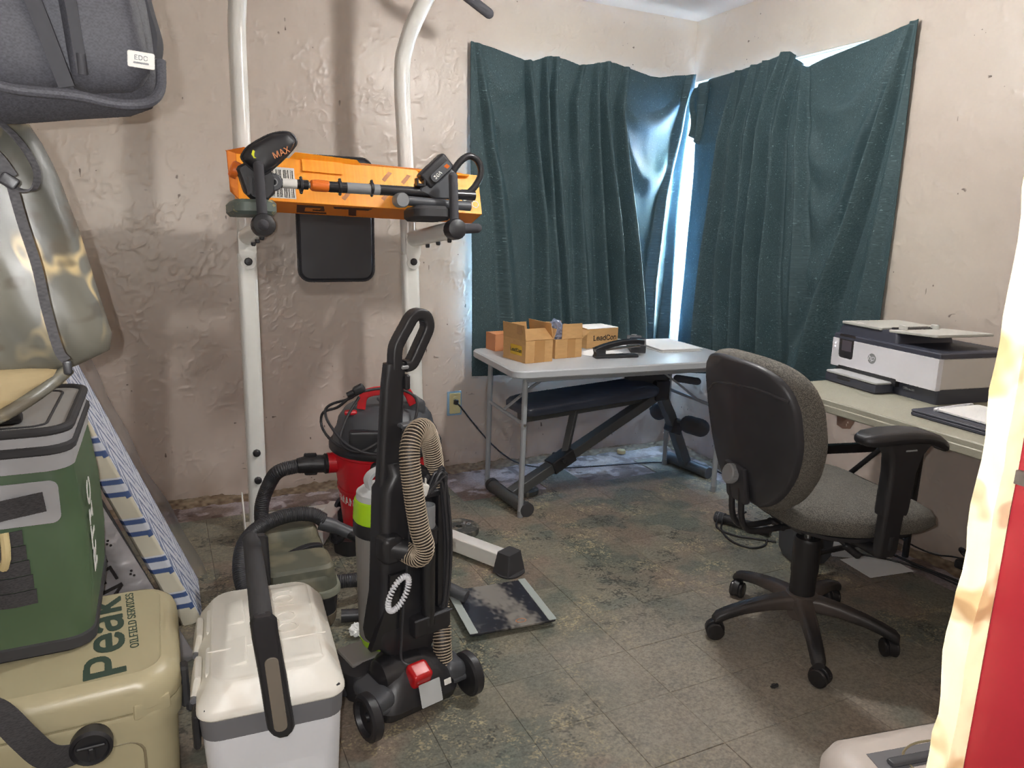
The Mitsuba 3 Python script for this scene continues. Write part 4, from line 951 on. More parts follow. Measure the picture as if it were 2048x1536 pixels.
# ---------------------------------------------------------------- white cooler with bail handle
mat('cooler_white', None, rough=0.42, tex=proc(lambda p, n, uv: mix(lin((226, 222, 212)), lin((196, 184, 166)), 0.5 * smoothstep(0.56, 0.75, fbm(p.x * 14, p.y * 14, p.z * 10)))))
mat('cooler_body_white', (214, 214, 218), rough=0.4)
mat('cooler_band', (104, 104, 108), rough=0.4)
wc = thing('cooler', 'white plastic cooler with a grey band and a black bail handle', 'cooler')
WCO = np.array([-2.633, -1.942, 0.0]); wa = math.radians(-4)
WX = np.array([math.cos(wa), math.sin(wa), 0]); WY = np.array([-math.sin(wa), math.cos(wa), 0])
C = lambda m: frame(m, WCO, WX, WY, (0, 0, 1))
W_, L_ = 0.282, 0.435
put('body', C(taper_box([(0.0, 0.235, 0.385, 0.03), (0.01, 0.245, 0.395, 0.035), (0.305, 0.272, 0.425, 0.035)])), 'cooler_body_white', wc)
put('end_panel', C(moved(extr(rrect(0.19, 0.24, 0.03), 0.004), (0.0, -0.2075, 0.15), rx=90 - 3)), 'cooler_body_white', wc)
put('band', C(taper_box([(0.303, 0.276, 0.429, 0.036), (0.352, 0.282, 0.435, 0.036)])), 'cooler_band', wc)
lid_r = []
for z, w, l, r in ((0.350, 0.282, 0.436, 0.034), (0.354, 0.289, 0.442, 0.036), (0.362, 0.289, 0.442, 0.036), (0.372, 0.282, 0.434, 0.04), (0.402, 0.246, 0.396, 0.045), (0.412, 0.232, 0.382, 0.045), (0.416, 0.222, 0.372, 0.042)):
    p = rrect(w, l, r, 6)
    lid_r.append(np.c_[p, np.full(len(p), z)])
lid = put('lid', C(loft(lid_r)), 'cooler_white', wc)
def dish(u, v):       # the shallow dished panel with the raised rim
    x = -0.015 + 0.12 * u; y = -0.165 + 0.33 * v
    e = np.minimum(np.minimum(u, 1 - u), np.minimum(v, 1 - v))
    z = 0.4165 + 0.006 * np.clip(1 - e / 0.06, 0, 1) * np.clip(e / 0.02, 0, 1) - 0.0 * x
    return np.stack([x, y, z], -1)
put('lid_panel', C(grid(dish, 24, 40, 0.004)), 'cooler_white', lid, smooth=True)
ig = text('IGLOO', 0.046, 0.003)
put('embossed_lettering', C(frame(ig, (0.045, 0.055, 0.4155), (0, -1, 0), (1, 0, 0))), 'cooler_white', lid, smooth=20)
for y in (-0.09, 0.075):
    put('hinge_rib', C(moved(rbox(0.085, 0.105, 0.014, 0.006, 2), (-0.085, y, 0.409), ry=-12)), 'cooler_white', lid)
    put('hinge', C(moved(rbox(0.016, 0.085, 0.055, 0.007, 2), (-0.145, y, 0.372), ry=12)), 'cooler_white', wc)
    put('hinge_pin', C(bar((-0.15, y - 0.05, 0.352), (-0.15, y + 0.05, 0.352), 0.007)), 'cooler_band', wc)
put('lid_groove', C(moved(rbox(0.245, 0.004, 0.004, 0.0015, 1), (0.0, -0.075, 0.4165))), 'cooler_white', lid)
for x in (-0.122, 0.125):
    put('slot', C(moved(rbox(0.016, 0.0065, 0.004, 0.002, 1), (x, -0.207, 0.3705), rz=20 if x > 0 else -20, rx=10)), 'black_plastic', lid)
put('side_latch', C(moved(rbox(0.014, 0.05, 0.075, 0.006, 2), (-0.146, -0.17, 0.315))), 'black_plastic', wc)
hb = put('bail_handle', C(bar((-0.014, -0.235, 0.552), (-0.016, 0.255, 0.512), 0.0215, 22)), 'black_rubber', wc)
put('bail_arm', C(loft([np.c_[np.full(len(q := rrect(0.052, 0.02, 0.009, 4)), 0) + q[:, 0] * w + cx, q[:, 1] + y, np.full(len(q), z)] for z, w, cx, y in ((0.305, 0.4, 0.014, -0.237), (0.312, 0.75, 0.013, -0.238), (0.322, 0.95, 0.012, -0.239), (0.33, 1.0, 0.010, -0.240), (0.44, 0.98, 0.0, -0.241), (0.53, 0.95, -0.010, -0.239), (0.56, 0.95, -0.012, -0.237), (0.572, 0.6, -0.013, -0.236))])), 'black_plastic', wc)
mat('inset_brown', (112, 104, 94), rough=0.45)
put('arm_inset', C(moved(plate(0.026, 0.165, 0.004, 0.012, 0.001), (0.004, -0.2495, 0.405), rx=90, ry=-4.5)), 'inset_brown', wc)
put('bail_arm', C(loft([np.c_[q[:, 0] * w, q[:, 1] + 0.243, np.full(len(q), z)] for z, w in ((0.29, 0.5), (0.31, 0.95), (0.45, 0.95), (0.52, 0.9), (0.53, 0.6))])), 'black_plastic', wc)
for y, s in ((-0.222, -1), (0.222, 1)):
    put('pivot', C(frame(lathe([(0.02, 0), (0.02, 0.014)], 20), (0.012 if s < 0 else 0, y, 0.318), (1, 0, 0), (0, 0, 1), (0, s, 0))), 'black_plastic', wc)

# ---------------------------------------------------------------- tan hard cooler
mat('tan_plastic', None, rough=0.34, clearcoat=0.3, tex=proc(lambda p, n, uv: mix(lin((178, 168, 136)), lin((170, 160, 128)), fbm(p.x * 8, p.y * 8, p.z * 8))))
mat('tan_groove', (128, 118, 92), rough=0.6)
mat('print_green', (50, 66, 56), rough=0.5)
mat('webbing_black', None, rough=0.75, tex=proc(lambda p, n, uv: mix(lin((40, 40, 42)), lin((62, 60, 62)), noise(p.x * 300, p.y * 300, p.z * 500))))
tc = thing('cooler', 'tan hard-sided cooler with dark green lettering on its lid, under the green soft cooler', 'cooler')
TX0, TX1, TY0, TY1 = -3.215, -2.812, -2.062, -1.632
TC = np.array([(TX0 + TX1) / 2, (TY0 + TY1) / 2, 0])
tw_, tl_ = TX1 - TX0, TY1 - TY0
D = lambda m: moved(m, TC)
put('body', D(taper_box([(0.0, tw_ - 0.06, tl_ - 0.06, 0.05), (0.008, tw_ - 0.045, tl_ - 0.045, 0.06), (0.295, tw_ - 0.022, tl_ - 0.022, 0.07), (0.300, tw_ - 0.006, tl_ - 0.006, 0.075), (0.335, tw_, tl_, 0.078), (0.345, tw_ - 0.006, tl_ - 0.006, 0.078)], 10)), 'tan_plastic', tc)
put('seam', D(taper_box([(0.343, tw_ - 0.014, tl_ - 0.014, 0.07), (0.352, tw_ - 0.014, tl_ - 0.014, 0.07)], 10)), 'tan_groove', tc)
tl = put('lid', D(taper_box([(0.350, tw_ - 0.004, tl_ - 0.004, 0.078), (0.354, tw_, tl_, 0.08), (0.385, tw_ - 0.004, tl_ - 0.004, 0.08), (0.402, tw_ - 0.016, tl_ - 0.016, 0.075), (0.413, tw_ - 0.04, tl_ - 0.04, 0.065), (0.418, tw_ - 0.07, tl_ - 0.07, 0.05), (0.4165, tw_ - 0.078, tl_ - 0.078, 0.046), (0.4165, tw_ - 0.12, tl_ - 0.12, 0.04)], 10)), 'tan_plastic', tc)
ZT = 0.417
pk = text('Peak', 0.072, 0.0008, True)
pk.vertices = np.asarray(pk.vertices) * [1.5, 1.0, 1.0]
put('lid_lettering', frame(pk, (-2.958, -1.848, ZT), (-0.07, 1, 0), (-1, -0.07, 0)), 'print_green', tl, smooth=False)
pk2 = text('OILFIELD SERVICES', 0.0165, 0.0008)
pk2.vertices = np.asarray(pk2.vertices) * [1.16, 1.0, 1.0]
put('lid_lettering', frame(pk2, (-2.906, -1.80, ZT), (-0.07, 1, 0), (-1, -0.07, 0)), 'print_green', tl, smooth=False)
put('lid_lettering', frame(extr([(-0.04, 0), (0.0, 0.012), (0.01, 0.028), (0.004, 0.013), (0.03, 0.002), (0.004, 0.009)], 0.0008), (-3.0, -1.70, ZT), (-0.07, 1, 0), (-1, -0.07, 0)), 'print_green', tl, smooth=False)
for x, w in ((TC[0], 0.17),):
    put('end_panel', moved(tube(np.c_[rrect(0.21, 0.22, 0.03), np.zeros(24)], 0.003, 6, closed=True), (TC[0] + 0.02, TY0 + 0.010, 0.17), rx=90 - 2), 'tan_groove', tc)
    put('corner_notch', D(moved(rbox(0.07, 0.012, 0.034, 0.005, 2), (0.145, -tl_ / 2 + 0.012, 0.35), rz=18)), 'tan_plastic', tc)
put('latch', cat(boxm(TX1 - 0.004, TX1 + 0.014, -1.98, -1.945, 0.28, 0.375, 0.005), boxm(TX1 + 0.004, TX1 + 0.022, -1.985, -1.94, 0.27, 0.295, 0.006)), 'black_rubber', tc, smooth=False)
kn = (-2.975, TY0 - 0.010, 0.316)
put('handle_boss', frame(cat(lathe([(0.012, -0.01), (0.034, -0.01), (0.037, 0.0), (0.037, 0.018), (0.032, 0.024), (0.028, 0.018), (0.0, 0.016)], 28), moved(rbox(0.05, 0.006, 0.006, 0.002, 1), (0, 0.004, 0.02)), moved(rbox(0.012, 0.03, 0.008, 0.003, 1), (0, -0.012, 0.02))), kn, (1, 0, 0), (0, 0, 1), (0, -1, 0)), 'black_plastic', tc)
put('carry_strap', ribbon(spline([(-3.17, -2.07, 0.43), (-3.135, -2.10, 0.455), (-3.105, -2.11, 0.445), (-3.07, -2.115, 0.385), (-3.045, -2.105, 0.335), (-3.015, -2.09, 0.312), (-2.985, -2.078, 0.312)], 7), 0.045, 0.003, (0.5, 0.2, 0.8)), 'webbing_black', tc, smooth=60)

# ---------------------------------------------------------------- green soft cooler on top of it
mat('green_fabric', None, rough=0.5, tex=proc(lambda p, n, uv: mix(lin((62, 82, 58)), lin((76, 96, 70)), fbm(p.x * 6, p.y * 6, p.z * 5))))
mat('soft_grey', (160, 160, 162), rough=0.55)
mat('soft_grey_top', (140, 140, 138), rough=0.6)
gc = thing('soft_cooler', 'green soft-sided cooler with grey bands and black zipper standing on the tan cooler', 'cooler bag')
GX0, GX1, GY0, GY1 = -3.285, -2.972, -1.895, -1.455
GC = np.array([(GX0 + GX1) / 2, (GY0 + GY1) / 2, 0])
gw, gl = GX1 - GX0, GY1 - GY0
G = lambda m: moved(m, GC)
def gsec(z, d, r=0.05):
    return (z, gw + d, gl + d, r)
put('base', G(taper_box([gsec(0.418, -0.012), gsec(0.424, 0.004), gsec(0.446, 0.004), gsec(0.450, -0.002)], 10)), 'black_rubber', gc)
put('body', G(taper_box([gsec(0.448, -0.002), gsec(0.55, 0.012), gsec(0.68, 0.008), gsec(0.79, -0.012), gsec(0.816, -0.018)], 10)), 'green_fabric', gc)
put('grey_band', G(taper_box([gsec(0.812, -0.012), gsec(0.845, -0.010)], 10)), 'soft_grey', gc)
put('zipper', G(taper_box([gsec(0.845, -0.008), gsec(0.849, 0.0), gsec(0.860, 0.0), gsec(0.864, -0.008)], 10)), 'black_rubber', gc)
put('lid_band', G(taper_box([gsec(0.864, -0.012), gsec(0.886, -0.012)], 10)), 'soft_grey', gc)
put('lid_piping', G(tube(np.c_[rrect(gw - 0.018, gl - 0.018, 0.05, 10), np.full(44, 0.892)], 0.0095, 10, closed=True)), 'black_rubber', gc)
put('lid_panel', G(taper_box([gsec(0.87, -0.03), (0.893, gw - 0.03, gl - 0.03, 0.045)], 8)), 'soft_grey_top', gc)
put('lid_stitching', G(tube(np.c_[rrect(gw - 0.10, gl - 0.10, 0.03, 6), np.full(28, 0.8935)], 0.003, 6, closed=True)), 'black_rubber', gc)
put('lid_pull', moved(rbox(0.08, 0.045, 0.022, 0.009, 2), (-3.105, -1.80, 0.905), rz=8), 'black_plastic', gc)
pz = 0.752
put('handle_patch', moved(extr(Polygon(rrect(0.24, 0.088, 0.016)), 0.003), (-3.125, GY0 - 0.003, pz), rx=90), 'soft_grey', gc, smooth=False)
put('handle_strap', ribbon(spline([(-3.25, GY0 - 0.007, pz), (-3.14, GY0 - 0.02, pz - 0.006), (-3.09, GY0 - 0.016, pz - 0.002), (-3.03, GY0 - 0.0075, pz + 0.003)], 6), 0.04, 0.004, (0, 0, 1)), 'webbing_black', gc, smooth=60)
for k in range(5):
    z = 0.687 - k * 0.032
    put('webbing_row', ribbon(spline([(-3.26, GY0 - 0.008, z), (-3.18, GY0 - 0.013, z + 0.001), (-3.13, GY0 - 0.009, z - 0.001), (-3.10, GY0 - 0.014, z), (-3.073 + 0.003 * k, GY0 - 0.008, z)], 5), 0.03, 0.003, (0, 0, 1)), 'webbing_black', gc, smooth=60)
mat('rope_tan', (196, 178, 132), rough=0.8)
put('tie_down', tube([(-3.10, GY0 - 0.02, 0.705), (-3.098, GY0 - 0.03, 0.68), (-3.10, GY0 - 0.03, 0.655), (-3.108, GY0 - 0.02, 0.632)], 0.008, 8), 'rope_tan', gc)
gt = text('RTIC', 0.062, 0.001, True)
put('side_lettering', frame(gt, (GX1 + 0.008, -1.80, 0.66), (0, 0, 1), (0, -1, 0), (1, 0, 0)), 'print_white', gc, smooth=False)

# ---------------------------------------------------------------- ironing board leaning on the side wall
IB0 = np.array([-2.742, 0, 0.0]); IU = unit((-0.375, 0, 1)); IN = unit((1, 0, 0.375)); IW = np.array([0, 1.0, 0])
IY0, IY1 = -1.115, -0.80
def cover(p, n, uv):
    s = (p.x - IB0[0]) * float(IU[0]) + p.z * float(IU[2])
    h = (p.x - IB0[0]) * float(IN[0]) + p.z * float(IN[2])
    w = p.y
    blue, white, cream = mi.Color3f(*lin((66, 88, 134))), mi.Color3f(*lin((210, 214, 224))), mi.Color3f(*lin((214, 208, 188)))
    fr = lambda x: x - dr.floor(x)
    line = lambda x, t: 1 - smoothstep(t * 0.6, t, dr.abs(x))
    # top: chevrons and long thin lines
    tri = dr.abs(fr((w + 1.12) / 0.14) - 0.5) * 2
    zig = fr(s / 0.07 + tri * 1.5) - 0.5
    zig2 = fr(s / 0.07 - tri * 1.5 + 0.25) - 0.5
    band = dr.select(fr((w + 1.12) / 0.28) < 0.5, line(zig, 0.22), line(zig2, 0.16))
    lng = line(fr((w + 1.12) / 0.035) - 0.5, 0.07) * dr.select(fr((w + 1.12) / 0.14) < 0.55, 1.0, 0.0)
    top = mix(white, blue, 0.75 * dr.maximum(band, lng))
    # edge: long cream cells between dark blue bars
    c = fr(s / 0.145 + 2.6 * (h + 0.035))
    bars = dr.maximum(line(c - 0.60, 0.075), line(c - 0.90, 0.075))
    fork = line(c - 0.52 - 2.5 * dr.maximum(h + 0.018, 0), 0.05) * dr.select(h > -0.018, 1.0, 0.0)
    side = mix(dr.select(c > 0.6, white, cream), blue, dr.maximum(bars, fork))
    return dr.select(dr.abs(n.y) > 0.55, side, top)
mat('ironing_cover', None, rough=0.7, tex=proc(cover))
ib = thing('ironing_board', 'ironing board with a blue and white patterned cover, wrapped in clear plastic and leaning on the side wall', 'ironing board')
labels[ib]['label'] = 'ironing board in a blue and white patterned cover, leaning on its end behind the coolers'
def I(m):       # x along the board upwards, y across away from the camera, z out of the top
    return frame(m, IB0, IU, IW, IN)
brd = []
LB = 1.36
outl = []
for z, ins in ((-0.068, 0.014), (-0.058, 0.0), (-0.014, 0.0), (-0.004, 0.006), (0.0, 0.016)):
    pts = []
    for sx in np.linspace(0.012, LB, 40):
        tpr = 1 - 0.62 * np.clip((sx - 0.9) / 0.46, 0, 1) ** 2
        pts.append((sx, (IY0 + IY1) / 2 - (0.1575 * tpr - ins)))
    for sx in np.linspace(LB, 0.012, 40):
        tpr = 1 - 0.62 * np.clip((sx - 0.9) / 0.46, 0, 1) ** 2
        pts.append((sx, (IY0 + IY1) / 2 + (0.1575 * tpr - ins)))
    brd.append(np.c_[np.array(pts), np.full(80, z)])
put('padded_board', I(loft(brd)), 'ironing_cover', ib, smooth=50)
put('leg', I(bar((0.0, IY0 - 0.008, -0.088), (1.15, IY0 + 0.0, -0.088), 0.0125, 12)), 'steel_dark', ib)
put('leg', I(bar((0.02, IY1 + 0.0, -0.088), (1.15, IY1 - 0.02, -0.088), 0.0125, 12)), 'steel_dark', ib)
for s in (0.62, 0.98):
    put('rivet', I(frame(lathe([(0.010, 0), (0.010, 0.004), (0.0, 0.006)], 12), (s, IY0 - 0.0185, -0.086), (1, 0, 0), (0, 0, 1), (0, -1, 0))), 'chrome', ib)
scene['clear_film'] = {'type': 'blendbsdf', 'weight': 0.16, 'a': {'type': 'thindielectric', 'int_ior': 1.45}, 'b': {'type': 'twosided', 'bsdf': {'type': 'principled', 'base_color': {'type': 'rgb', 'value': lin((196, 198, 200))}, 'roughness': 0.25, 'specular': 0.7}}}
def film(u, v):
    s = 0.0 + 1.25 * v
    a = u * PI * 1.15 - 0.2
    rad = 0.034 + 0.008 * np.sin(s * 9) + 0.006 * np.sin(s * 23 + u * 5)
    y = IY1 - 0.015 + rad * np.sin(a) * 1.1
    h = 0.02 - 0.035 * u + rad * np.cos(a) * 0.7 - 0.01
    P = IB0 + s[..., None] * IU + y[..., None] * IW + h[..., None] * IN
    return P
put('plastic_wrap', grid(film, 14, 70), 'clear_film', ib, smooth=True)
def film2(u, v):
    s = 0.05 + 0.95 * v
    h = -0.10 - 0.13 * u * (1 - 0.5 * v)
    y = IY0 + 0.02 - 0.03 * np.sin(u * 3 + s * 4) + 0.01 * np.sin(s * 17)
    return IB0 + s[..., None] * IU + y[..., None] * IW + h[..., None] * IN
put('plastic_wrap', grid(film2, 12, 60), 'clear_film', ib, smooth=True)

# ---------------------------------------------------------------- flat silver package behind the coolers
mat('silver_film', None, rough=0.3, metal=0.35, tex=proc(lambda p, n, uv: mix(lin((186, 182, 184)), lin((150, 146, 150)), fbm(p.x * 18, p.y * 18, p.z * 18))), bump=proc(lambda p, n, uv: fbm(p.x * 30, p.y * 30, p.z * 30), 0.003), bump_scale=0.006)
sp = thing('package', 'flat silver package with black capital letters leaning behind the tan cooler', 'package')
PU = unit((-0.38, 0.06, 0.92)); PNx = unit((0.92, 0, 0.38)); PF = np.cross(PU, PNx); PF = -PF if PF[1] > 0 else PF
PO = np.array([-2.772, -1.335, 0.0])
def pkg(u, v):
    s = 0.01 + 0.74 * v; w = -0.33 * u
    e = np.minimum(np.minimum(u, 1 - u) * 0.33, np.minimum(v, 1 - v) * 0.74)
    bul = 0.018 * np.clip(e / 0.04, 0, 1) ** 0.5 + 0.006 * (meshkit.fbm(np.stack([s * 14, w * 14, s * 0], -1), 3) - 0.5)
    return PO + s[..., None] * PU + w[..., None] * PNx + bul[..., None] * PF
def pkgb(u, v):
    s = 0.01 + 0.74 * v; w = -0.33 * u
    e = np.minimum(np.minimum(u, 1 - u) * 0.33, np.minimum(v, 1 - v) * 0.74)
    return PO + s[..., None] * PU + w[..., None] * PNx - (0.018 * np.clip(e / 0.04, 0, 1) ** 0.5)[..., None] * PF
put('wrapper', cat(grid(pkg, 30, 50), grid(pkgb, 12, 20)), 'silver_film', sp, smooth=True)
tt = text('TENT', 0.072, 0.001)
put('lettering', frame(tt, PO + PU * 0.34 - PNx * 0.092 + PF * 0.0225, -PU, PNx, PF), 'ink_black', sp, smooth=False)
star = [(0.045 * (1 if k % 2 == 0 else 0.4) * math.cos(PI / 2 + k * PI / 5), 0.045 * (1 if k % 2 == 0 else 0.4) * math.sin(PI / 2 + k * PI / 5)) for k in range(10)]
star_p = Polygon(star).difference(Polygon(star).buffer(-0.006))
put('star_print', frame(extr(star_p, 0.001), PO + PU * 0.51 - PNx * 0.085 + PF * 0.0225, -PU, PNx, PF), 'ink_grey', sp, smooth=False)
for a, b in ((0.60, 0.06), (0.45, 0.03), (0.34, 0.02), (0.56, 0.03)):
    put('vent_holes', cat(*[frame(lathe([(0.0035, 0), (0.0035, 0.001)], 8), PO + PU * (a + 0.008 * k) - PNx * (b + 0.006 * (k % 2)) + PF * 0.021, -PU, PNx, PF) for k in range(3)]), 'ink_black', sp, smooth=False, kind='stuff')

# ---------------------------------------------------------------- pale tote in the near right corner
mat('tote_plastic', (196, 186, 178), rough=0.42)
to = thing('tote', 'pale beige plastic tote with a dark recessed handle beside the red door jamb', 'storage tote')
TOO = np.array([-1.585, -2.925, 0]); ta = math.radians(-11)
TXa = np.array([math.cos(ta), math.sin(ta), 0]); TYa = np.array([-math.sin(ta), math.cos(ta), 0])
O_ = lambda m: frame(m, TOO, TXa, TYa, (0, 0, 1))
put('body', O_(taper_box([(0.0, 0.36, 0.30, 0.05), (0.01, 0.38, 0.32, 0.06), (0.335, 0.42, 0.36, 0.06)], 8)), 'tote_plastic', to)
put('lid', O_(taper_box([(0.333, 0.43, 0.37, 0.06), (0.34, 0.445, 0.385, 0.065), (0.362, 0.445, 0.385, 0.065), (0.385, 0.425, 0.365, 0.06), (0.398, 0.39, 0.33, 0.055), (0.402, 0.35, 0.29, 0.05)], 8)), 'tote_plastic', to)
put('handle_recess', O_(moved(extr(Polygon([(-0.15, -0.02), (-0.145, 0.025), (0.10, 0.025), (0.12, -0.02)]), 0.0015), (-0.01, 0.095, 0.4015))), 'cooler_band', to, smooth=False)
put('handle', O_(moved(rbox(0.23, 0.018, 0.012, 0.005, 2), (-0.02, 0.088, 0.406))), 'dark_grey_plastic', to)
put('lid_ring', O_(tube(spline([(-0.10, 0.06, 0.402), (-0.09, 0.105, 0.402), (-0.03, 0.125, 0.402), (0.07, 0.105, 0.402), (0.11, 0.08, 0.402)], 6), 0.0025, 6)), 'tan_groove', to)

# ---------------------------------------------------------------- hanging on the open door: backpack, camouflage bag
mat('pack_fabric', None, rough=0.72, sheen=0.4, tex=proc(lambda p, n, uv: mix(lin((44, 44, 48)), lin((60, 60, 66)), noise(p.x * 700, p.y * 700, p.z * 700))))
mat('pack_dark', (40, 40, 44), rough=0.8)
def pillow(outline, y_front, y_back, bulge=1.0, n=56, cuts=9):
    """an outline in xz puffed out between two depths"""
    from shapely.geometry import LineString
    P = Polygon(outline)
    cen = np.array(P.representative_point().coords[0])
    edge = []
    for a in np.linspace(0, 2 * PI, n, endpoint=False):
        it = P.exterior.intersection(LineString([cen, cen + 3 * np.array([math.cos(a), math.sin(a)])]))
        q = list(getattr(it, 'geoms', [it]))[-1]
        edge.append(q.coords[0])
    edge = np.array(edge)
    ym = (y_front + y_back) / 2; h = (y_back - y_front) / 2
    rings = []
    for k in range(1, 2 * cuts):
        b = PI * k / (2 * cuts)
        s = math.sin(b) ** (0.42 / bulge)
        y = ym - h * math.cos(b) * (abs(math.cos(b)) ** 0.0)
        e = cen + (edge - cen) * s
        rings.append(np.c_[e[:, 0], np.full(n, y), e[:, 1]])
    return loft(rings)
mat('tag_grey', (168, 166, 160), rough=0.6)
mat('tag_ink', (92, 92, 94), rough=0.6)
bk = thing('backpack', 'dark grey fabric backpack with a small white tag hanging at the upper left', 'backpack')
PY = -2.60
pout = [(-3.06, 1.405), (-2.98, 1.400), (-2.924, 1.402), (-2.856, 1.413), (-2.80, 1.421), (-2.778, 1.436), (-2.775, 1.462), (-2.779, 1.50), (-2.786, 1.54), (-2.792, 1.62), (-2.81, 1.72), (-2.86, 1.79), (-2.96, 1.82), (-3.03, 1.79), (-3.08, 1.70), (-3.09, 1.50)]
put('main_pocket', pillow(pout, PY - 0.02, PY + 0.13), 'pack_fabric', bk, smooth=True)
front = [(-3.05, 1.43), (-2.94, 1.425), (-2.862, 1.432), (-2.868, 1.47), (-2.885, 1.54), (-2.91, 1.68), (-3.04, 1.70)]
put('front_pocket', pillow(front, PY - 0.05, PY + 0.03), 'pack_fabric', bk, smooth=True)
side = [(-2.858, 1.43), (-2.80, 1.437), (-2.787, 1.455), (-2.79, 1.50), (-2.80, 1.56), (-2.82, 1.68), (-2.87, 1.66), (-2.866, 1.54)]
put('side_pocket', pillow(side, PY - 0.045, PY + 0.03), 'pack_fabric', bk, smooth=True)
put('zipper', ribbon(spline([(-2.918, PY - 0.046, 1.66), (-2.892, PY - 0.05, 1.545), (-2.872, PY - 0.046, 1.47), (-2.862, PY - 0.038, 1.432)], 6), 0.014, 0.004, (1, 0, 0)), 'pack_dark', bk, smooth=60)
put('zipper', ribbon(spline([(-2.862, PY - 0.04, 1.62), (-2.852, PY - 0.045, 1.52), (-2.847, PY - 0.04, 1.445)], 6), 0.010, 0.004, (1, 0, 0)), 'pack_dark', bk, smooth=60)
put('zipper_pull', bar((-2.8465, PY - 0.05, 1.462), (-2.8465, PY - 0.048, 1.443), 0.004), 'pack_dark', bk)
put('piping', tube(spline([(-2.97, PY - 0.035, 1.445), (-2.935, PY - 0.045, 1.432), (-2.905, PY - 0.045, 1.425), (-2.856, PY - 0.045, 1.424), (-2.82, PY - 0.04, 1.420), (-2.792, PY - 0.035, 1.424), (-2.779, PY - 0.02, 1.440), (-2.776, PY - 0.01, 1.47)], 7), 0.0052, 10), 'pack_fabric', bk)
put('tag', frame(plate(0.0245, 0.0155, 0.0015, 0.002, 0.0004), (-2.7945, PY - 0.046, 1.4625), unit((1, 0, -0.06)), unit((0.06, 0, 1)), (0, -1, 0)), 'tag_grey', bk)
put('tag_print', frame(cat(moved(text('EDC', 0.0045, 0.0004), (0, 0.0018, 0)), moved(plate(0.014, 0.0016, 0.0004, 0.0005, 0.0001, 1), (0, -0.0032, 0))), (-2.7945, PY - 0.0478, 1.4625), unit((1, 0, -0.06)), unit((0.06, 0, 1)), (0, -1, 0)), 'tag_ink', bk, smooth=False)
put('shoulder_strap', ribbon(spline([(-2.80, PY + 0.05, 1.62), (-2.785, PY + 0.06, 1.54), (-2.778, PY + 0.05, 1.50), (-2.785, PY + 0.04, 1.47)], 6), 0.03, 0.008, (0.2, 1, 0)), 'pack_dark', bk, smooth=60)
put('hang_loop', tube(spline([(-2.96, PY + 0.05, 1.80), (-3.05, PY + 0.03, 1.84), (-3.19, PY + 0.02, 1.845)], 6), 0.006, 8), 'pack_dark', bk)
ws = put('webbing', ribbon(spline([(-2.952, PY + 0.02, 1.40), (-2.945, PY + 0.02, 1.375), (-2.935, PY + 0.02, 1.36), (-2.927, PY + 0.02, 1.345)], 5), 0.018, 0.002, (1, 0, 0)), 'webbing_black', bk, smooth=60)
put('webbing', ribbon(spline([(-2.931, PY + 0.02, 1.402), (-2.916, PY + 0.02, 1.385), (-2.905, PY + 0.018, 1.365), (-2.901, PY + 0.015, 1.350), (-2.905, PY + 0.012, 1.336), (-2.916, PY + 0.012, 1.333), (-2.928, PY + 0.014, 1.338)], 6), 0.008, 0.0018, (0.6, 0.8, 0.2)), 'webbing_black', bk, smooth=60)
put('buckle', moved(rbox(0.017, 0.008, 0.013, 0.003, 2), (-2.926, PY + 0.012, 1.342), ry=35), 'black_plastic', bk)
put('webbing', ribbon(spline([(-2.924, PY + 0.014, 1.336), (-2.919, PY + 0.016, 1.30), (-2.910, PY + 0.01, 1.255), (-2.906, PY + 0.012, 1.21), (-2.899, PY + 0.012, 1.165), (-2.893, PY + 0.014, 1.152)], 6), 0.0095, 0.002, (1, 0.2, 0)), 'webbing_black', bk, smooth=60)
put('strap_end', moved(rbox(0.0085, 0.006, 0.016, 0.0025, 2), (-2.8925, PY + 0.014, 1.144)), 'black_plastic', bk)

def camo(p, n, uv):
    c = mix(lin((66, 66, 60)), lin((104, 102, 92)), smoothstep(0.3, 0.7, fbm(p.x * 14 + p.z * 5, p.y * 9, p.z * 6)))
    br = dr.abs(fbm(p.x * 22 + p.z * 9, p.y * 12, p.z * 9 - p.x * 6, octaves=3) - 0.5)
    c = mix(c, lin((196, 174, 126)), 0.85 * (1 - smoothstep(0.0, 0.06, br)) * smoothstep(0.36, 0.56, fbm(p.x * 11 + 3, p.y * 7, p.z * 9)))
    c = mix(c, lin((74, 66, 54)), 0.7 * smoothstep(0.58, 0.68, fbm(p.x * 18 + 8, p.y * 18, p.z * 26)))
    return c
mat('camo_film', None, rough=0.42, clearcoat=0.15, clearcoat_gloss=0.6, tex=proc(camo), bump=proc(lambda p, n, uv: fbm(p.x * 16 + p.z * 5, p.y * 10, p.z * 5), 0.003), bump_scale=0.02)
cbg = thing('dry_bag', 'camouflage printed bag with a glossy clear skin hanging below the grey backpack', 'bag')
cout = [(-3.08, 1.40), (-2.95, 1.418), (-2.918, 1.413), (-2.898, 1.362), (-2.879, 1.285), (-2.866, 1.215), (-2.853, 1.150), (-2.857, 1.139), (-2.88, 1.128), (-2.910, 1.114), (-2.95, 1.112), (-3.06, 1.11), (-3.12, 1.16), (-3.13, 1.30)]
put('body', pillow(cout, -2.49, -2.385, 1.3), 'camo_film', cbg, smooth=True)
mat('camo_cloth', None, rough=0.9, tex=proc(lambda p, n, uv: mix(camo(p, n, uv), lin((176, 152, 104)), 0.5)))
hem = [(-3.06, 1.13), (-2.93, 1.128), (-2.905, 1.118), (-2.925, 1.104), (-2.952, 1.084), (-2.99, 1.062), (-3.06, 1.045), (-3.09, 1.07)]
put('lower_flap', pillow(hem, -2.485, -2.42), 'camo_cloth', cbg, smooth=True)
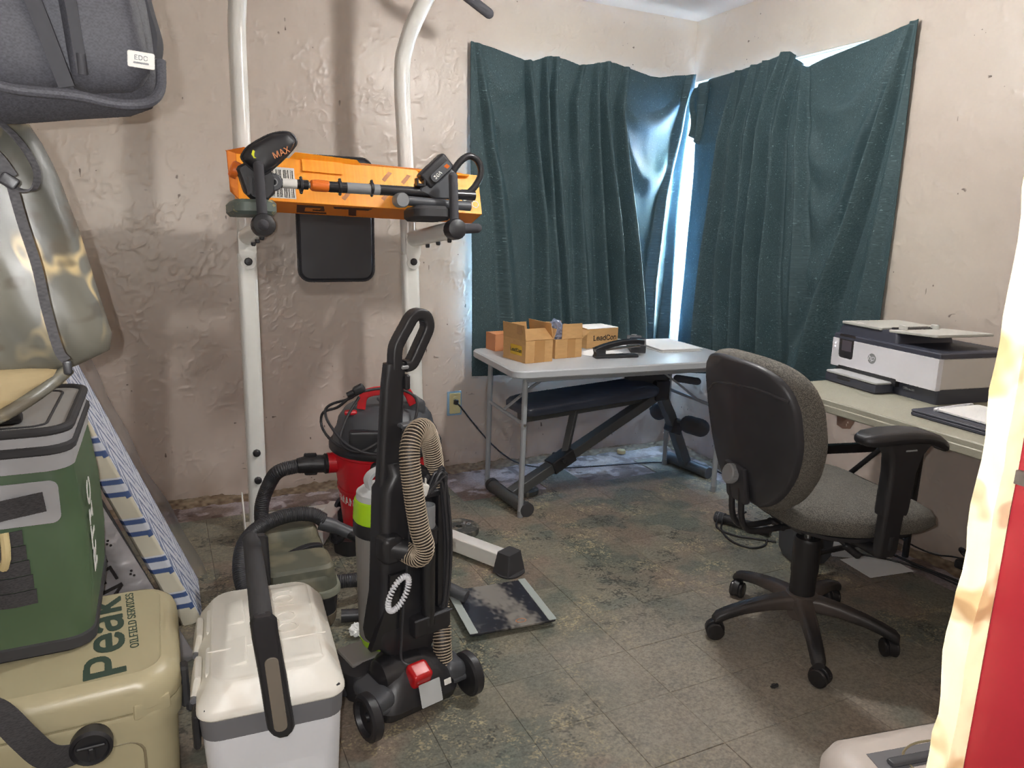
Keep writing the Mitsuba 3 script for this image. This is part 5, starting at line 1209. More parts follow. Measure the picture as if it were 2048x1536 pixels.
put('hem', tube(spline([(-3.03, -2.475, 1.052), (-2.985, -2.478, 1.066), (-2.95, -2.478, 1.086), (-2.922, -2.472, 1.106), (-2.905, -2.46, 1.120)], 6), 0.008, 8), 'camo_film', cbg, smooth=True)
put('drawcord', tube(spline([(-2.95, -2.44, 1.41), (-3.02, -2.50, 1.5), (-3.19, -2.52, 1.82)], 6), 0.004, 8), 'webbing_black', cbg)
mat('tan_cloth', None, rough=0.95, tex=proc(lambda p, n, uv: mix(lin((176, 148, 112)), lin((120, 92, 66)), fbm(p.x * 40, p.y * 40, p.z * 30))))
tj = [(-3.16, 1.56), (-3.03, 1.42), (-2.962, 1.405), (-2.945, 1.45), (-2.938, 1.50), (-2.934, 1.56), (-2.935, 1.66), (-2.97, 1.76), (-3.12, 1.80)]
solo('jacket', pillow(tj, -2.76, -2.67), 'tan_cloth', 'mottled tan cloth hanging at the left edge in front of the grey backpack', 'jacket', smooth=True)
# ---------------------------------------------------------------- grey-white folding table
mat('table_plastic', (176, 180, 184), rough=0.45)
mat('table_legs', (148, 152, 156), rough=0.4)
ft = thing('folding_table', 'pale grey folding table with tube legs standing before the corner window', 'table')
FTO = np.array([-0.83, -0.53, 0.0]); fa = math.radians(-4)
FX = np.array([math.cos(fa), math.sin(fa), 0]); FY = np.array([-math.sin(fa), math.cos(fa), 0])
F_ = lambda m: frame(m, FTO, FX, FY, (0, 0, 1))
def fpt(x, y, z):
    return FTO + FX * x + FY * y + np.array([0, 0, z])
put('tabletop', F_(moved(plate(1.22, 0.61, 0.036, 0.06, 0.006, 8), (0, 0, 0.664))), 'table_plastic', ft)
put('apron', F_(cat(*[moved(rbox(1.06, 0.02, 0.03, 0.004, 1), (0, y, 0.65)) for y in (-0.235, 0.235)])), 'table_legs', ft, smooth=False, kind='stuff')
for sx in (-1, 1):
    for sy in (-1, 1):
        lg_ = put('leg', tube([fpt(sx * 0.535, sy * 0.225, 0.002), fpt(sx * 0.528, sy * 0.225, 0.66)], 0.0128, 14), 'table_legs', ft)
        put('foot_cap', tube([fpt(sx * 0.535, sy * 0.225, 0.0), fpt(sx * 0.535, sy * 0.225, 0.03)], 0.0142, 14), 'mid_grey_plastic', lg_)
    put('leg_bar', tube([fpt(sx * 0.531, -0.225, 0.44), fpt(sx * 0.531, 0.225, 0.44)], 0.009, 10), 'table_legs', ft)
    put('brace', flat_bar([fpt(sx * 0.530, -0.03 * sx, 0.445), fpt(sx * 0.40, -0.03 * sx, 0.54), fpt(sx * 0.22, -0.03 * sx, 0.655)], 0.02, 0.008), 'table_legs', ft)
    put('brace_bolt', frame(lathe([(0.007, 0), (0.007, 0.006), (0.0, 0.007)], 10), fpt(sx * 0.531, -0.238, 0.44), FX, (0, 0, 1), -FY), 'chrome', ft)
ZTAB = 0.7005

# ---------------------------------------------------------------- cardboard boxes on it
mat('packing_tape', (168, 126, 78), rough=0.35)
mat('yellow_label', (206, 166, 44), rough=0.6)
def carton(label, corner, rz, w, d, h, flaps, m='kraft', closed=False):
    """flaps: side -> (angle from closed, length, from, to)"""
    k = thing('cardboard_box', label, 'cardboard box', None)
    a = math.radians(rz)
    X = np.array([math.cos(a), math.sin(a), 0]); Y = np.array([-math.sin(a), math.cos(a), 0])
    o = np.array([corner[0], corner[1], ZTAB])
    L = lambda mm: frame(mm, o, X, Y, (0, 0, 1))
    t = 0.003
    put('front_wall', L(boxm(0, w, 0, t, 0, h, 0.0008)), m, k, smooth=False)
    put('back_wall', L(boxm(0, w, d - t, d, 0, h, 0.0008)), m, k, smooth=False)
    put('side_wall', L(boxm(0, t, t, d - t, 0, h, 0.0008)), m, k, smooth=False)
    put('side_wall', L(boxm(w - t, w, t, d - t, 0, h, 0.0008)), m, k, smooth=False)
    put('bottom', L(boxm(t, w - t, t, d - t, 0, t)), m, k, smooth=False)
    for side, (ang, ln, f0, f1) in flaps.items():
        an = math.radians(ang)
        c, s = math.cos(an) * ln, math.sin(an) * ln
        if side == 'front':
            q = [(f0 * w, 0, h), (f1 * w, 0, h), (f1 * w - 0.004, c, h + s), (f0 * w + 0.004, c, h + s)]
        elif side == 'back':
            q = [(f0 * w, d, h), (f1 * w, d, h), (f1 * w - 0.004, d - c, h + s), (f0 * w + 0.004, d - c, h + s)]
        elif side == 'left':
            q = [(0, f0 * d, h), (0, f1 * d, h), (c, f1 * d - 0.004, h + s), (c, f0 * d + 0.004, h + s)]
        else:
            q = [(w, f0 * d, h), (w, f1 * d, h), (w - c, f1 * d - 0.004, h + s), (w - c, f0 * d + 0.004, h + s)]
        put('flap', L(card(q)), m, k, smooth=False)
    if closed:
        put('lid', L(boxm(0, w, 0, d, h, h + t, 0.0008)), 'white_paper' if closed == 'white' else m, k, smooth=False)
    return k, L
cb1, L1 = carton('open cardboard box with a yellow label, at the front left of the table', (-1.338, -0.642), 7, 0.15, 0.19, 0.102, {'left': (96, 0.070, 0, 1), 'right': (80, 0.075, 0, 1), 'front': (38, 0.072, 0, 1), 'back': (100, 0.06, 0.1, 0.9)})
put('tape', L1(boxm(0.05, 0.105, -0.001, 0, 0, 0.1)), 'packing_tape', cb1, smooth=False)
put('side_label', L1(boxm(-0.001, 0, 0.03, 0.125, 0.03, 0.075)), 'yellow_label', cb1, smooth=False)
put('label_text', L1(frame(text('LeadCon', 0.016, 0.0005, True), (-0.0012, 0.078, 0.052), (0, -1, 0), (0, 0, 1), (-1, 0, 0))), 'ink_black', cb1, smooth=False)
put('flap_tape', L1(boxm(-0.0095, -0.0085, 0.02, 0.06, 0.13, 0.168)), 'packing_tape', cb1, smooth=False)
cb2, L2 = carton('open cardboard box holding blue plastic, between the yellow-labelled box and the printed box', (-1.150, -0.578), 6, 0.155, 0.17, 0.092, {'right': (150, 0.06, 0, 1), 'front': (88, 0.07, 0.22, 1.0), 'left': (70, 0.05, 0.1, 1), 'back': (95, 0.06, 0, 1)})
put('tape', L2(boxm(0.07, 0.115, -0.001, 0, 0, 0.09)), 'packing_tape', cb2, smooth=False)
cb3, L3 = carton('closed cardboard box with black lettering on its front, at the right of the open boxes', (-0.852, -0.372), 5, 0.20, 0.15, 0.10, {'left': (165, 0.05, 0, 1)}, closed='white')
put('front_lettering', L3(frame(text('LeadCon', 0.026, 0.0006, True), (0.115, -0.0004, 0.052), (1, 0, 0), (0, 0, 1), (0, -1, 0))), 'ink_black', cb3, smooth=False)
mat('kraft_reddish', (190, 128, 88), rough=0.85)
carton('small reddish cardboard box behind the yellow-labelled box at the table edge', (-1.335, -0.305), 4, 0.13, 0.10, 0.082, {}, 'kraft_reddish', closed=True)
scene['clear_blue_film'] = {'type': 'blendbsdf', 'weight': 0.55, 'a': {'type': 'thindielectric', 'int_ior': 1.45}, 'b': {'type': 'twosided', 'bsdf': {'type': 'principled', 'base_color': {'type': 'rgb', 'value': lin((126, 140, 168))}, 'roughness': 0.25, 'specular': 0.8}}}
def crumple(c, r, seed, sq=(1, 1, 1), amp=0.45):
    m = trimesh.creation.icosphere(subdivisions=4, radius=1.0)
    v = np.asarray(m.vertices)
    n = meshkit.fbm(v * 2.4 + seed, 4, seed) - 0.5
    rid = np.abs(meshkit.noise(v * 4 + seed * 3) - 0.5)
    m.vertices = np.asarray(c) + v * (1 + amp * n[:, None] * 2 - amp * rid[:, None]) * r * np.asarray(sq)
    return m
solo('plastic_bag', moved(crumple((-1.09, -0.475, ZTAB + 0.104), 0.066, 3, (0.85, 0.8, 0.98)), (0, 0, 0)), 'clear_blue_film', 'crumpled blue clear plastic bag in the middle open cardboard box', 'plastic bag', smooth=False)
solo('plastic_bag', crumple((-1.255, -0.53, ZTAB + 0.065), 0.05, 8, (0.95, 0.95, 0.9)), 'clear_blue_film', 'clear plastic bag inside the yellow-labelled cardboard box', 'plastic bag', smooth=False)

# stapler, tape dispenser, papers
sp_ = thing('stapler', 'black long-arm stapler lying open at the front of the pale grey table', 'stapler')
so = np.array([-0.955, -0.612, ZTAB]); sa = math.radians(-8); SX = np.array([math.cos(sa), math.sin(sa), 0]); SYv = np.array([-math.sin(sa), math.cos(sa), 0])
Q = lambda m: frame(moved(m, scale=(1.12, 1.2, 1.2)), so, SX, SYv, (0, 0, 1))
put('base', Q(moved(rbox(0.20, 0.04, 0.012, 0.004, 2), (0.10, 0.0, 0.006))), 'black_plastic', sp_)
put('pivot_block', Q(moved(rbox(0.045, 0.034, 0.032, 0.006, 2), (0.024, 0.0, 0.022))), 'black_plastic', sp_)
put('upper_arm', Q(flat_bar(spline([(0.0, 0, 0.03), (0.05, 0, 0.046), (0.12, 0, 0.060), (0.19, 0, 0.063), (0.225, 0, 0.058)], 5), 0.032, 0.02)), 'black_gloss', sp_)
put('staple_channel', Q(flat_bar([(0.03, 0, 0.03), (0.21, 0, 0.045)], 0.018, 0.007)), 'chrome', sp_)
td = thing('tape_dispenser', 'black desk tape dispenser behind the stapler on the pale grey table', 'tape dispenser')
to_ = np.array([-0.62, -0.475, ZTAB]); tda = math.radians(62); TXx = np.array([math.cos(tda), math.sin(tda), 0]); TYy = np.array([-math.sin(tda), math.cos(tda), 0])
U_ = lambda m: frame(m, to_, TXx, TYy, (0, 0, 1))
tdp = [(1.25 * a, 1.25 * b) for a, b in [(-0.075, 0), (0.085, 0), (0.085, 0.012), (0.078, 0.048), (0.07, 0.05), (0.05, 0.022), (0.025, 0.018), (0.0, 0.035), (-0.03, 0.056), (-0.06, 0.055), (-0.078, 0.03)]]
put('body', U_(frame(extr(tdp, 0.074), (0, 0.037, 0), (1, 0, 0), (0, 0, 1), (0, -1, 0))), 'black_plastic', td, smooth=False)
put('cutter', U_(moved(rbox(0.004, 0.03, 0.012, 0.001, 1), (0.1025, 0, 0.060))), 'chrome', td)
pp = thing('binder', 'thick white paper binder lying at the right of the pale grey table', 'binder')
po = np.array([-0.405, -0.435, ZTAB]); pa = math.radians(-1)
def PB(m, rz=0, dz=0, dx=0, dy=0):
    return moved(m, (po[0] + dx, po[1] + dy, po[2] + dz), rz=rz)
put('cover', PB(plate(0.245, 0.335, 0.003, 0.008, 0.001, 2), -6), 'white_paper', pp)
put('pages', PB(plate(0.225, 0.315, 0.009, 0.002, 0.0008, 1), -6, 0.003), 'white_paper', pp)
put('cover', PB(plate(0.245, 0.335, 0.003, 0.008, 0.001, 2), -6, 0.012), 'white_paper', pp)
for i, (x, y, r, lab) in enumerate(((-0.47, -0.215, 20, 'white paper sheet lying flat behind the tape dispenser by the window'), (-0.86, -0.50, 28, 'white paper sheet under the stapler beside the cardboard boxes'), (-0.56, -0.235, -14, 'loose white paper sheet between the closed cardboard box and the binder'))):
    solo('paper_sheet', moved(plate(0.216, 0.279 if i != 1 else 0.16, 0.0012, 0.001, 0.0003, 1), (x, y, ZTAB + 0.0003 + (0.0015 if i == 2 else 0)), rz=r), 'white_paper', lab, 'paper')

# ---------------------------------------------------------------- black weight bench under the table
mat('bench_pad', None, rough=0.33, tex=proc(lambda p, n, uv: mix(lin((44, 50, 62)), lin((58, 66, 82)), fbm(p.x * 8, p.y * 8, p.z * 8))))
mat('bench_frame', (62, 64, 64), rough=0.42)
wbn = thing('weight_bench', 'black adjustable weight bench with foam rollers standing under the pale grey table', 'weight bench')
bpad = []
u0, u1 = np.array([-1.30, -0.46, 0.455]), np.array([-0.50, -0.44, 0.495])
bux = unit(u1 - u0); buz = unit(np.array([0, 0, 1.0]) - bux * bux[2]); buy = np.cross(buz, bux)
Lb = np.linalg.norm(u1 - u0)
rings = []
for z, ins in ((-0.035, 0.03), (-0.028, 0.01), (-0.012, 0.0), (0.008, 0.0), (0.022, 0.012), (0.030, 0.03), (0.034, 0.06)):
    p = rrect(Lb - 2 * ins, 0.25 - 2 * ins * 0.8, 0.05, 8)
    rings.append(np.c_[p, np.full(len(p), z)])
put('pad', frame(loft(rings), (u0 + u1) / 2, bux, buy, buz), 'bench_pad', wbn)
put('pad_rail', flat_bar([u0 + bux * 0.03 - buz * 0.06, u1 + bux * 0.05 - buz * 0.06], 0.05, 0.045, r=0.006), 'bench_frame', wbn)
put('main_beam', flat_bar([(-1.345, -0.545, 0.045), (-0.47, -0.45, 0.435)], 0.058, 0.05, r=0.006), 'bench_frame', wbn)
put('strut', flat_bar([(-1.035, -0.512, 0.20), (-0.955, -0.455, 0.42)], 0.035, 0.03, r=0.004), 'bench_frame', wbn)
put('beam_sleeve', flat_bar([(-1.12, -0.521, 0.146), (-1.0, -0.508, 0.20)], 0.075, 0.068, r=0.008), 'black_plastic', wbn)
put('lock_pin', bar((-1.07, -0.57, 0.185), (-1.07, -0.46, 0.19), 0.010), 'black_plastic', wbn)
rf_ = put('rear_foot', bar((-1.365, -0.375, 0.032), (-1.35, -0.715, 0.032), 0.031, 20), 'bench_frame', wbn)
for y in (-0.37, -0.72):
    put('foot_cap', bar((-1.365 if y > -0.5 else -1.35, y + 0.012, 0.034), (-1.365 if y > -0.5 else -1.35, y - 0.012, 0.034), 0.034, 20), 'black_rubber', rf_)
put('front_post', flat_bar([(-0.455, -0.45, 0.50), (-0.36, -0.455, 0.33), (-0.235, -0.47, 0.04)], 0.055, 0.05, up=(1, 0, 0), r=0.006), 'bench_frame', wbn)
put('front_foot', bar((-0.235, -0.31, 0.032), (-0.205, -0.63, 0.032), 0.031, 20), 'bench_frame', wbn)
put('post_joint', moved(rbox(0.09, 0.09, 0.11, 0.012, 2), (-0.44, -0.45, 0.475)), 'black_plastic', wbn)
put('roller_axle', bar((-0.345, -0.27, 0.315), (-0.325, -0.515, 0.298), 0.011), 'bench_frame', wbn)
for a, b in (((-0.335, -0.275, 0.315), (-0.325, -0.375, 0.308)), ((-0.325, -0.515, 0.298), (-0.262, -0.665, 0.286))):
    put('foam_roller', bar(a, b, 0.048, 24, True), 'black_rubber', wbn)
put('post_sleeve', moved(rbox(0.075, 0.075, 0.085, 0.01, 2), (-0.32, -0.455, 0.265), ry=22), 'black_plastic', wbn)
put('foam_roller', bar((-0.60, -0.36, 0.53), (-0.38, -0.46, 0.535), 0.047, 24, True), 'black_rubber', wbn)
put('hand_grip', bar((-0.36, -0.47, 0.535), (-0.225, -0.53, 0.515), 0.02, 16, True), 'foam_grip', wbn)

# ---------------------------------------------------------------- weight plates, puck, scale
mat('iron_plate', None, rough=0.5, metal=0.2, tex=proc(lambda p, n, uv: mix(lin((64, 66, 64)), lin((104, 102, 92)), smoothstep(0.45, 0.65, fbm(p.x * 40, p.y * 40, 1.0)))))
def weight(name_lab, c, r, h):
    k = thing('weight_plate', name_lab, 'weight plate')
    put('disc', moved(lathe([(0.014, 0.003), (0.014, h), (0.022, h + 0.001), (0.026, h - 0.003), (r * 0.82, h - 0.004), (r * 0.86, h), (r * 0.97, h), (r, h - 0.004), (r, 0.004), (r * 0.97, 0), (0.02, 0)], 40, False), (c[0], c[1], 0.0005)), 'iron_plate', k)
    put('numeral', moved(text('10', 0.024, 0.002, True), (c[0] + r * 0.5, c[1] + r * 0.25, h - 0.003), rz=-40), 'mid_grey_plastic', k, smooth=False)
weight('grey iron weight plate lying flat behind the white foot rail of the tower', (-1.70, -0.765), 0.088, 0.026)
weight('small iron weight plate lying under the front foot of the bench by a table leg', (-1.215, -0.452), 0.062, 0.022)
solo('puck', moved(lathe([(0.024, 0), (0.026, 0.003), (0.026, 0.017), (0.023, 0.021), (0.0, 0.021)], 24), (-0.395, -0.078, 0.001)), 'rope_tan', 'round tan puck on the floor by the left wall near the corner', 'puck')
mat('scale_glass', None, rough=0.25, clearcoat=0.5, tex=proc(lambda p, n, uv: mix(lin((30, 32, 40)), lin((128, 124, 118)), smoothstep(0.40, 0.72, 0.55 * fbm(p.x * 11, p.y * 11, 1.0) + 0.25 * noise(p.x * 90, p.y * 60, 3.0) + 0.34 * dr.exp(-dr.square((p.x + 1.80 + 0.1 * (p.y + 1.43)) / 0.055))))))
mat('scale_strip', (168, 176, 172), rough=0.4)
bs = thing('bathroom_scale', 'dusty dark glass bathroom scale with two pale grey strips lying on the floor', 'scale')
so_ = np.array([-1.815, -1.440, 0]); sca = math.radians(-5)
SCX = np.array([math.cos(sca), math.sin(sca), 0]); SCY = unit(np.array([0.095, 1.0, 0]))
Z_ = lambda m: frame(m, so_, SCX, SCY, (0, 0, 1))
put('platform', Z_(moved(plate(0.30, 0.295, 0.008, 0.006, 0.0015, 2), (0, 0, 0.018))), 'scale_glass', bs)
put('underbody', Z_(moved(plate(0.25, 0.25, 0.012, 0.02, 0.002, 2), (0, 0, 0.006))), 'black_plastic', bs)
for s in (-1, 1):
    put('strip', Z_(moved(plate(0.028, 0.297, 0.003, 0.003, 0.0008, 2), (s * 0.138, 0, 0.026))), 'scale_strip', bs)
    for q in (-1, 1):
        put('foot', Z_(moved(lathe([(0.014, 0), (0.014, 0.007)], 16), (s * 0.11, q * 0.11, 0.0))), 'black_rubber', bs)
put('logo', Z_(moved(lathe([(0.017, 0), (0.017, 0.0005), (0.0145, 0.0005), (0.0145, 0)], 24, False), (0.035, -0.118, 0.0262), scale=(1.1, 0.7, 1))), 'faint_print', bs)

# ---------------------------------------------------------------- desk, printer, laptop and notebook
mat('desk_top', None, rough=0.5, tex=proc(lambda p, n, uv: mix(lin((168, 166, 150)), lin((158, 156, 140)), noise(p.x * 260, p.y * 260, p.z * 260))))
dk = thing('desk', 'beige folding desk along the right wall, under the printer', 'desk')
DXc, DYc = -0.385, -2.27
da = math.radians(2.2)
K_ = lambda m: moved(m, (DXc, DYc, 0), rz=-2.2)
put('desktop', K_(moved(plate(0.70, 1.52, 0.022, 0.03, 0.004, 4), (0, 0, 0.718))), 'desk_top', dk)
put('desk_lip', K_(moved(plate(0.706, 1.526, 0.028, 0.032, 0.004, 4), (0, 0, 0.694))), 'desk_top', dk)
for y in (0.58, -0.60):
    for x in (-0.29, 0.29):
        put('leg', K_(bar((x, y, 0.0), (x, y, 0.70), 0.013)), 'black_plastic', dk)
    put('cross_tube', K_(bar((-0.29, y, 0.10), (0.29, y, 0.10), 0.011)), 'black_plastic', dk)
    put('stay', K_(bar((-0.29, y, 0.30), (-0.20, y - np.sign(y) * 0.30, 0.69), 0.009)), 'black_plastic', dk)
put('clamp_arm', K_(cat(flat_bar([(-0.20, 0.64, 0.50), (0.08, 0.54, 0.515)], 0.03, 0.035, r=0.006), bar((0.08, 0.54, 0.42), (0.08, 0.54, 0.69), 0.016))), 'black_gloss', dk)
ZD = 0.7405
mat('printer_white', (226, 226, 232), rough=0.4)
mat('printer_side', (206, 202, 198), rough=0.45)
mat('printer_navy', (50, 53, 64), rough=0.45)
mat('printer_grey', (184, 184, 178), rough=0.5)
pr = thing('printer', 'white and dark grey inkjet printer with a small screen on the beige desk', 'printer')
pO = np.array([-0.371, -1.462, ZD]); pX = unit((-0.073, -0.502, 0)); pYv = np.array([-pX[1], pX[0], 0])
R_ = lambda m: frame(m, pO, pX, pYv, (0, 0, 1))
PWd, PDp = 0.505, 0.345
put('base', R_(moved(taper_box([(0.0, PWd - 0.02, PDp - 0.03, 0.008), (0.058, PWd - 0.01, PDp - 0.015, 0.01)]), (PWd / 2, PDp / 2 + 0.012, 0))), 'printer_navy', pr)
fr_ = [(0.0, 0.052), (0.0, 0.163), (0.034, 0.163), (0.034, 0.100), (0.037, 0.093), (0.044, 0.088), (0.104, 0.088), (0.112, 0.093), (0.114, 0.102), (0.114, 0.163), (PWd, 0.163), (PWd, 0.052)]
put('front_panel', R_(frame(extr(fr_, 0.02), (0, 0.006, 0), (1, 0, 0.0), (0, -0.02, 1.0), (0, 1, 0))), 'printer_white', pr, smooth=False)
put('body_shell', R_(boxm(0.001, PWd - 0.001, 0.022, PDp, 0.054, 0.163, 0.003)), 'printer_side', pr, smooth=False)
put('screen', R_(frame(extr(rrect(0.084, 0.094, 0.008), 0.018), (0.075, 0.0065, 0.135), (1, 0, 0), (0, -0.04, 1.0), (0, 1, 0))), 'black_gloss', pr, smooth=False)
mat('screen_glow', (66, 60, 68), rough=0.15)
put('screen_display', R_(frame(extr(rrect(0.052, 0.042, 0.002), 0.001), (0.076, 0.0048, 0.138), (1, 0, 0), (0, -0.04, 1.0), (0, 1, 0))), 'screen_glow', pr, smooth=False)
for z in (0.128, 0.142):
    scene[key_for(pr + '__indicator')] = {**mikit.ply(R_(frame(lathe([(0.0022, 0), (0.0022, 0.001)], 10), (0.017, 0.0030, z), (1, 0, 0), (0, 0, 1), (0, -1, 0))), 'white_plastic', False), 'emitter': {'type': 'area', 'radiance': {'type': 'rgb', 'value': [2.4, 2.6, 3.0]}}}
put('logo_disc', R_(frame(lathe([(0.0195, 0), (0.0195, 0.0008)], 28), (0.212, 0.0036, 0.112), (1, 0, 0), (0, -0.02, 1), (0, -1, 0))), 'mid_grey_plastic', pr)
hpm = text('hp', 0.020, 0.0006)
hpm.vertices = np.asarray(hpm.vertices) @ np.array([[1, 0, 0], [0.25, 1, 0], [0, 0, 1]])
put('logo_letters', R_(frame(hpm, (0.211, 0.0027, 0.112), (1, 0, 0), (0, 0, 1), (0, -1, 0))), 'printer_white', pr, smooth=False)
put('lid', R_(moved(taper_box([(0.163, PWd + 0.004, PDp, 0.01), (0.178, PWd + 0.004, PDp, 0.01), (0.182, PWd - 0.004, PDp - 0.008, 0.008)]), (PWd / 2, PDp / 2 + 0.005, 0))), 'printer_navy', pr)
put('feeder', R_(moved(taper_box([(0.180, 0.30, 0.27, 0.012), (0.205, 0.29, 0.26, 0.012), (0.224, 0.27, 0.25, 0.012)]), (0.152, 0.155, 0))), 'printer_navy', pr)
put('feeder_cover', R_(moved(plate(0.205, 0.275, 0.010, 0.008, 0.002, 3), (0.118, 0.158, 0.220))), 'printer_grey', pr)
put('feeder_tray', R_(moved(plate(0.215, 0.265, 0.010, 0.012, 0.002, 3), (0.352, 0.16, 0.222), ry=-3)), 'printer_grey', pr)
put('feeder_slot', R_(boxm(0.2195, 0.262, 0.07, 0.24, 0.214, 0.2312)), 'black_plastic', pr, smooth=False)
for y in (0.075, 0.225):
    put('paper_guide', R_(moved(rbox(0.035, 0.012, 0.02, 0.003, 1), (0.268, y, 0.236))), 'printer_grey', pr, smooth=False)
put('cover_print', R_(cat(moved(plate(0.02, 0.012, 0.0005, 0.001, 0.0001, 1), (0.055, 0.045, 0.2302)), moved(plate(0.03, 0.014, 0.0005, 0.001, 0.0001, 1), (0.095, 0.045, 0.2302)))), 'label_white', pr, smooth=False, kind='stuff')
put('output_opening', R_(boxm(0.045, 0.335, 0.004, 0.06, 0.03, 0.058)), 'black_gloss', pr, smooth=False)
put('paper_tray', R_(moved(rbox(0.262, 0.085, 0.036, 0.008, 2), (0.185, -0.022, 0.019))), 'printer_navy', pr)
put('tray_grip', R_(moved(rbox(0.07, 0.006, 0.012, 0.003, 1), (0.155, -0.064, 0.026))), 'black_plastic', pr)
put('output_tray', R_(moved(plate(0.262, 0.09, 0.008, 0.012, 0.002, 4), (0.187, -0.022, 0.036))), 'pale_grey_plastic', pr)
put('base_lettering', R_(frame(text('OfficeJet', 0.0085, 0.0005), (0.385, 0.0165, 0.034), (1, 0, 0), (0, 0, 1), (0, -1, 0))), 'mid_grey_plastic', pr, smooth=False)
solo('laptop', cat(moved(plate(0.25, 0.36, 0.012, 0.012, 0.003, 4), (-0.515, -2.20, ZD), rz=-4), moved(plate(0.25, 0.36, 0.007, 0.012, 0.002, 4), (-0.515, -2.20, ZD + 0.0125), rz=-4)), 'printer_navy', 'closed dark laptop on the beige desk under the notebook', 'laptop')
nb = thing('notebook', 'open white spiral notebook lying on the dark laptop', 'notebook')
mat('ruled_paper', None, rough=0.8, tex=proc(lambda p, n, uv: mix(lin((230, 230, 228)), lin((170, 178, 196)), 0.6 * (1 - smoothstep(0.0, 0.10, dr.abs((p.x * 140 + p.y * 12) - dr.floor(p.x * 140 + p.y * 12) - 0.5))))))
put('pages', moved(plate(0.20, 0.28, 0.006, 0.004, 0.001, 2), (-0.49, -2.205, ZD + 0.0212), rz=-6), 'ruled_paper', nb)
sv_ = []
for k in range(26):
    a = np.linspace(0, 2 * PI, 10, endpoint=False)
    c = np.array([-0.49, -2.205, ZD + 0.025]) + np.array([0.096 * 0 - 0.09 + 0.0072 * k, 0.138, 0])
    sv_.append(tube(np.c_[np.full(10, c[0]), c[1] + 0.007 * np.cos(a), c[2] + 0.007 * np.sin(a)], 0.0011, 5, closed=True))
put('spiral', cat(*sv_), 'white_plastic', nb, kind='stuff')

# ---------------------------------------------------------------- office chair
mat('chair_fabric', None, rough=0.9, sheen=0.5, tex=proc(lambda p, n, uv: mix(lin((66, 64, 60)), lin((106, 103, 96)), smoothstep(0.3, 0.75, noise(p.x * 520 + p.z * 90, p.y * 520, p.z * 520)))), bump=proc(lambda p, n, uv: noise(p.x * 330, p.y * 330, p.z * 330), 0.0008), bump_scale=0.0012)
mat('chair_shell', None, rough=0.42, tex=proc(lambda p, n, uv: mix(lin((34, 34, 38)), lin((56, 57, 62)), 0.6 * fbm(p.x * 10, p.y * 10, p.z * 6))))
mat('chair_base', None, rough=0.4, tex=proc(lambda p, n, uv: mix(lin((34, 34, 36)), lin((110, 100, 94)), 0.75 * smoothstep(0.32, 0.0, dr.sqrt(dr.square(p.x + 0.955) + dr.square(p.y + 1.955)) + 0.10 * fbm(p.x * 20, p.y * 20, 2.0)))))
oc = thing('office_chair', 'office swivel chair in dark grey fabric with black armrests, standing before the beige desk', 'chair')
CO = np.array([-0.955, -1.955, 0.0]); ca_ = math.radians(-8)
HX = np.array([math.cos(ca_), math.sin(ca_), 0]); HY = np.array([-math.sin(ca_), math.cos(ca_), 0])
def H_(m):
    return frame(m, CO, HX, HY, (0, 0, 1))
b0_ = math.radians(18)
for k in range(5):
    a = b0_ + k * 2 * PI / 5 + math.radians(0)
    d = np.array([math.cos(a), math.sin(a), 0]); s = np.array([-d[1], d[0], 0])
    rg = []
    for r_, z, w, h in ((0.015, 0.118, 0.062, 0.052), (0.06, 0.122, 0.056, 0.05), (0.12, 0.118, 0.05, 0.044), (0.20, 0.104, 0.046, 0.038), (0.255, 0.088, 0.044, 0.036), (0.285, 0.075, 0.042, 0.038), (0.298, 0.066, 0.032, 0.028)):
        q = rrect(w, h, 0.016, 4)
        rg.append(CO + d * r_ + q[:, :1] * s + np.array([0, 0, 1]) * (q[:, 1:] + z))
    lg2 = put('base_leg', loft(rg), 'chair_base', oc)
    cs = d * 0.278
    ta2 = a + 0.9 + 1.3 * math.sin(k * 2.1)
    td2 = np.array([math.cos(ta2), math.sin(ta2), 0]); ts = np.array([-td2[1], td2[0], 0])
    cst = put('caster', cat(bar(CO + cs + [0, 0, 0.05], CO + cs + [0, 0, 0.075], 0.0085), frame(lathe([(0.029, -0.011), (0.031, -0.009), (0.031, 0.009), (0.029, 0.011)], 20), CO + cs + td2 * 0.012 + np.array([0, 0, 0.034]), (0, 0, 1), td2, ts)), 'black_plastic', oc)
    for q_ in (-1, 1):
        put('wheel', frame(lathe([(0.012, -0.006), (0.027, -0.006), (0.029, -0.003), (0.029, 0.004), (0.025, 0.008), (0.0, 0.009)], 24), CO + cs + td2 * 0.012 + ts * q_ * 0.015 + np.array([0, 0, 0.029]), td2, (0, 0, 1) if q_ < 0 else (0, 0, -1), ts * q_), 'black_gloss', cst)
put('hub', H_(lathe([(0.03, 0.06), (0.036, 0.065), (0.046, 0.12), (0.05, 0.148), (0.044, 0.152)], 24)), 'chair_base', oc)
put('column_cover', H_(lathe([(0.034, 0.148), (0.040, 0.15), (0.040, 0.225), (0.043, 0.226), (0.043, 0.335), (0.038, 0.345), (0.0, 0.345)], 28)), 'black_plastic', oc)
put('gas_piston', H_(bar((0, 0, 0.34), (0, 0, 0.41), 0.0135, 18)), 'chrome', oc)
put('mechanism', H_(moved(rbox(0.24, 0.16, 0.045, 0.012, 2), (0.02, 0, 0.415))), 'black_plastic', oc)
put('lever', H_(cat(bar((0.0, -0.05, 0.405), (0.09, -0.108, 0.33), 0.006), bar((0.06, -0.088, 0.354), (0.104, -0.118, 0.316), 0.0125, 12, True))), 'black_plastic', oc)
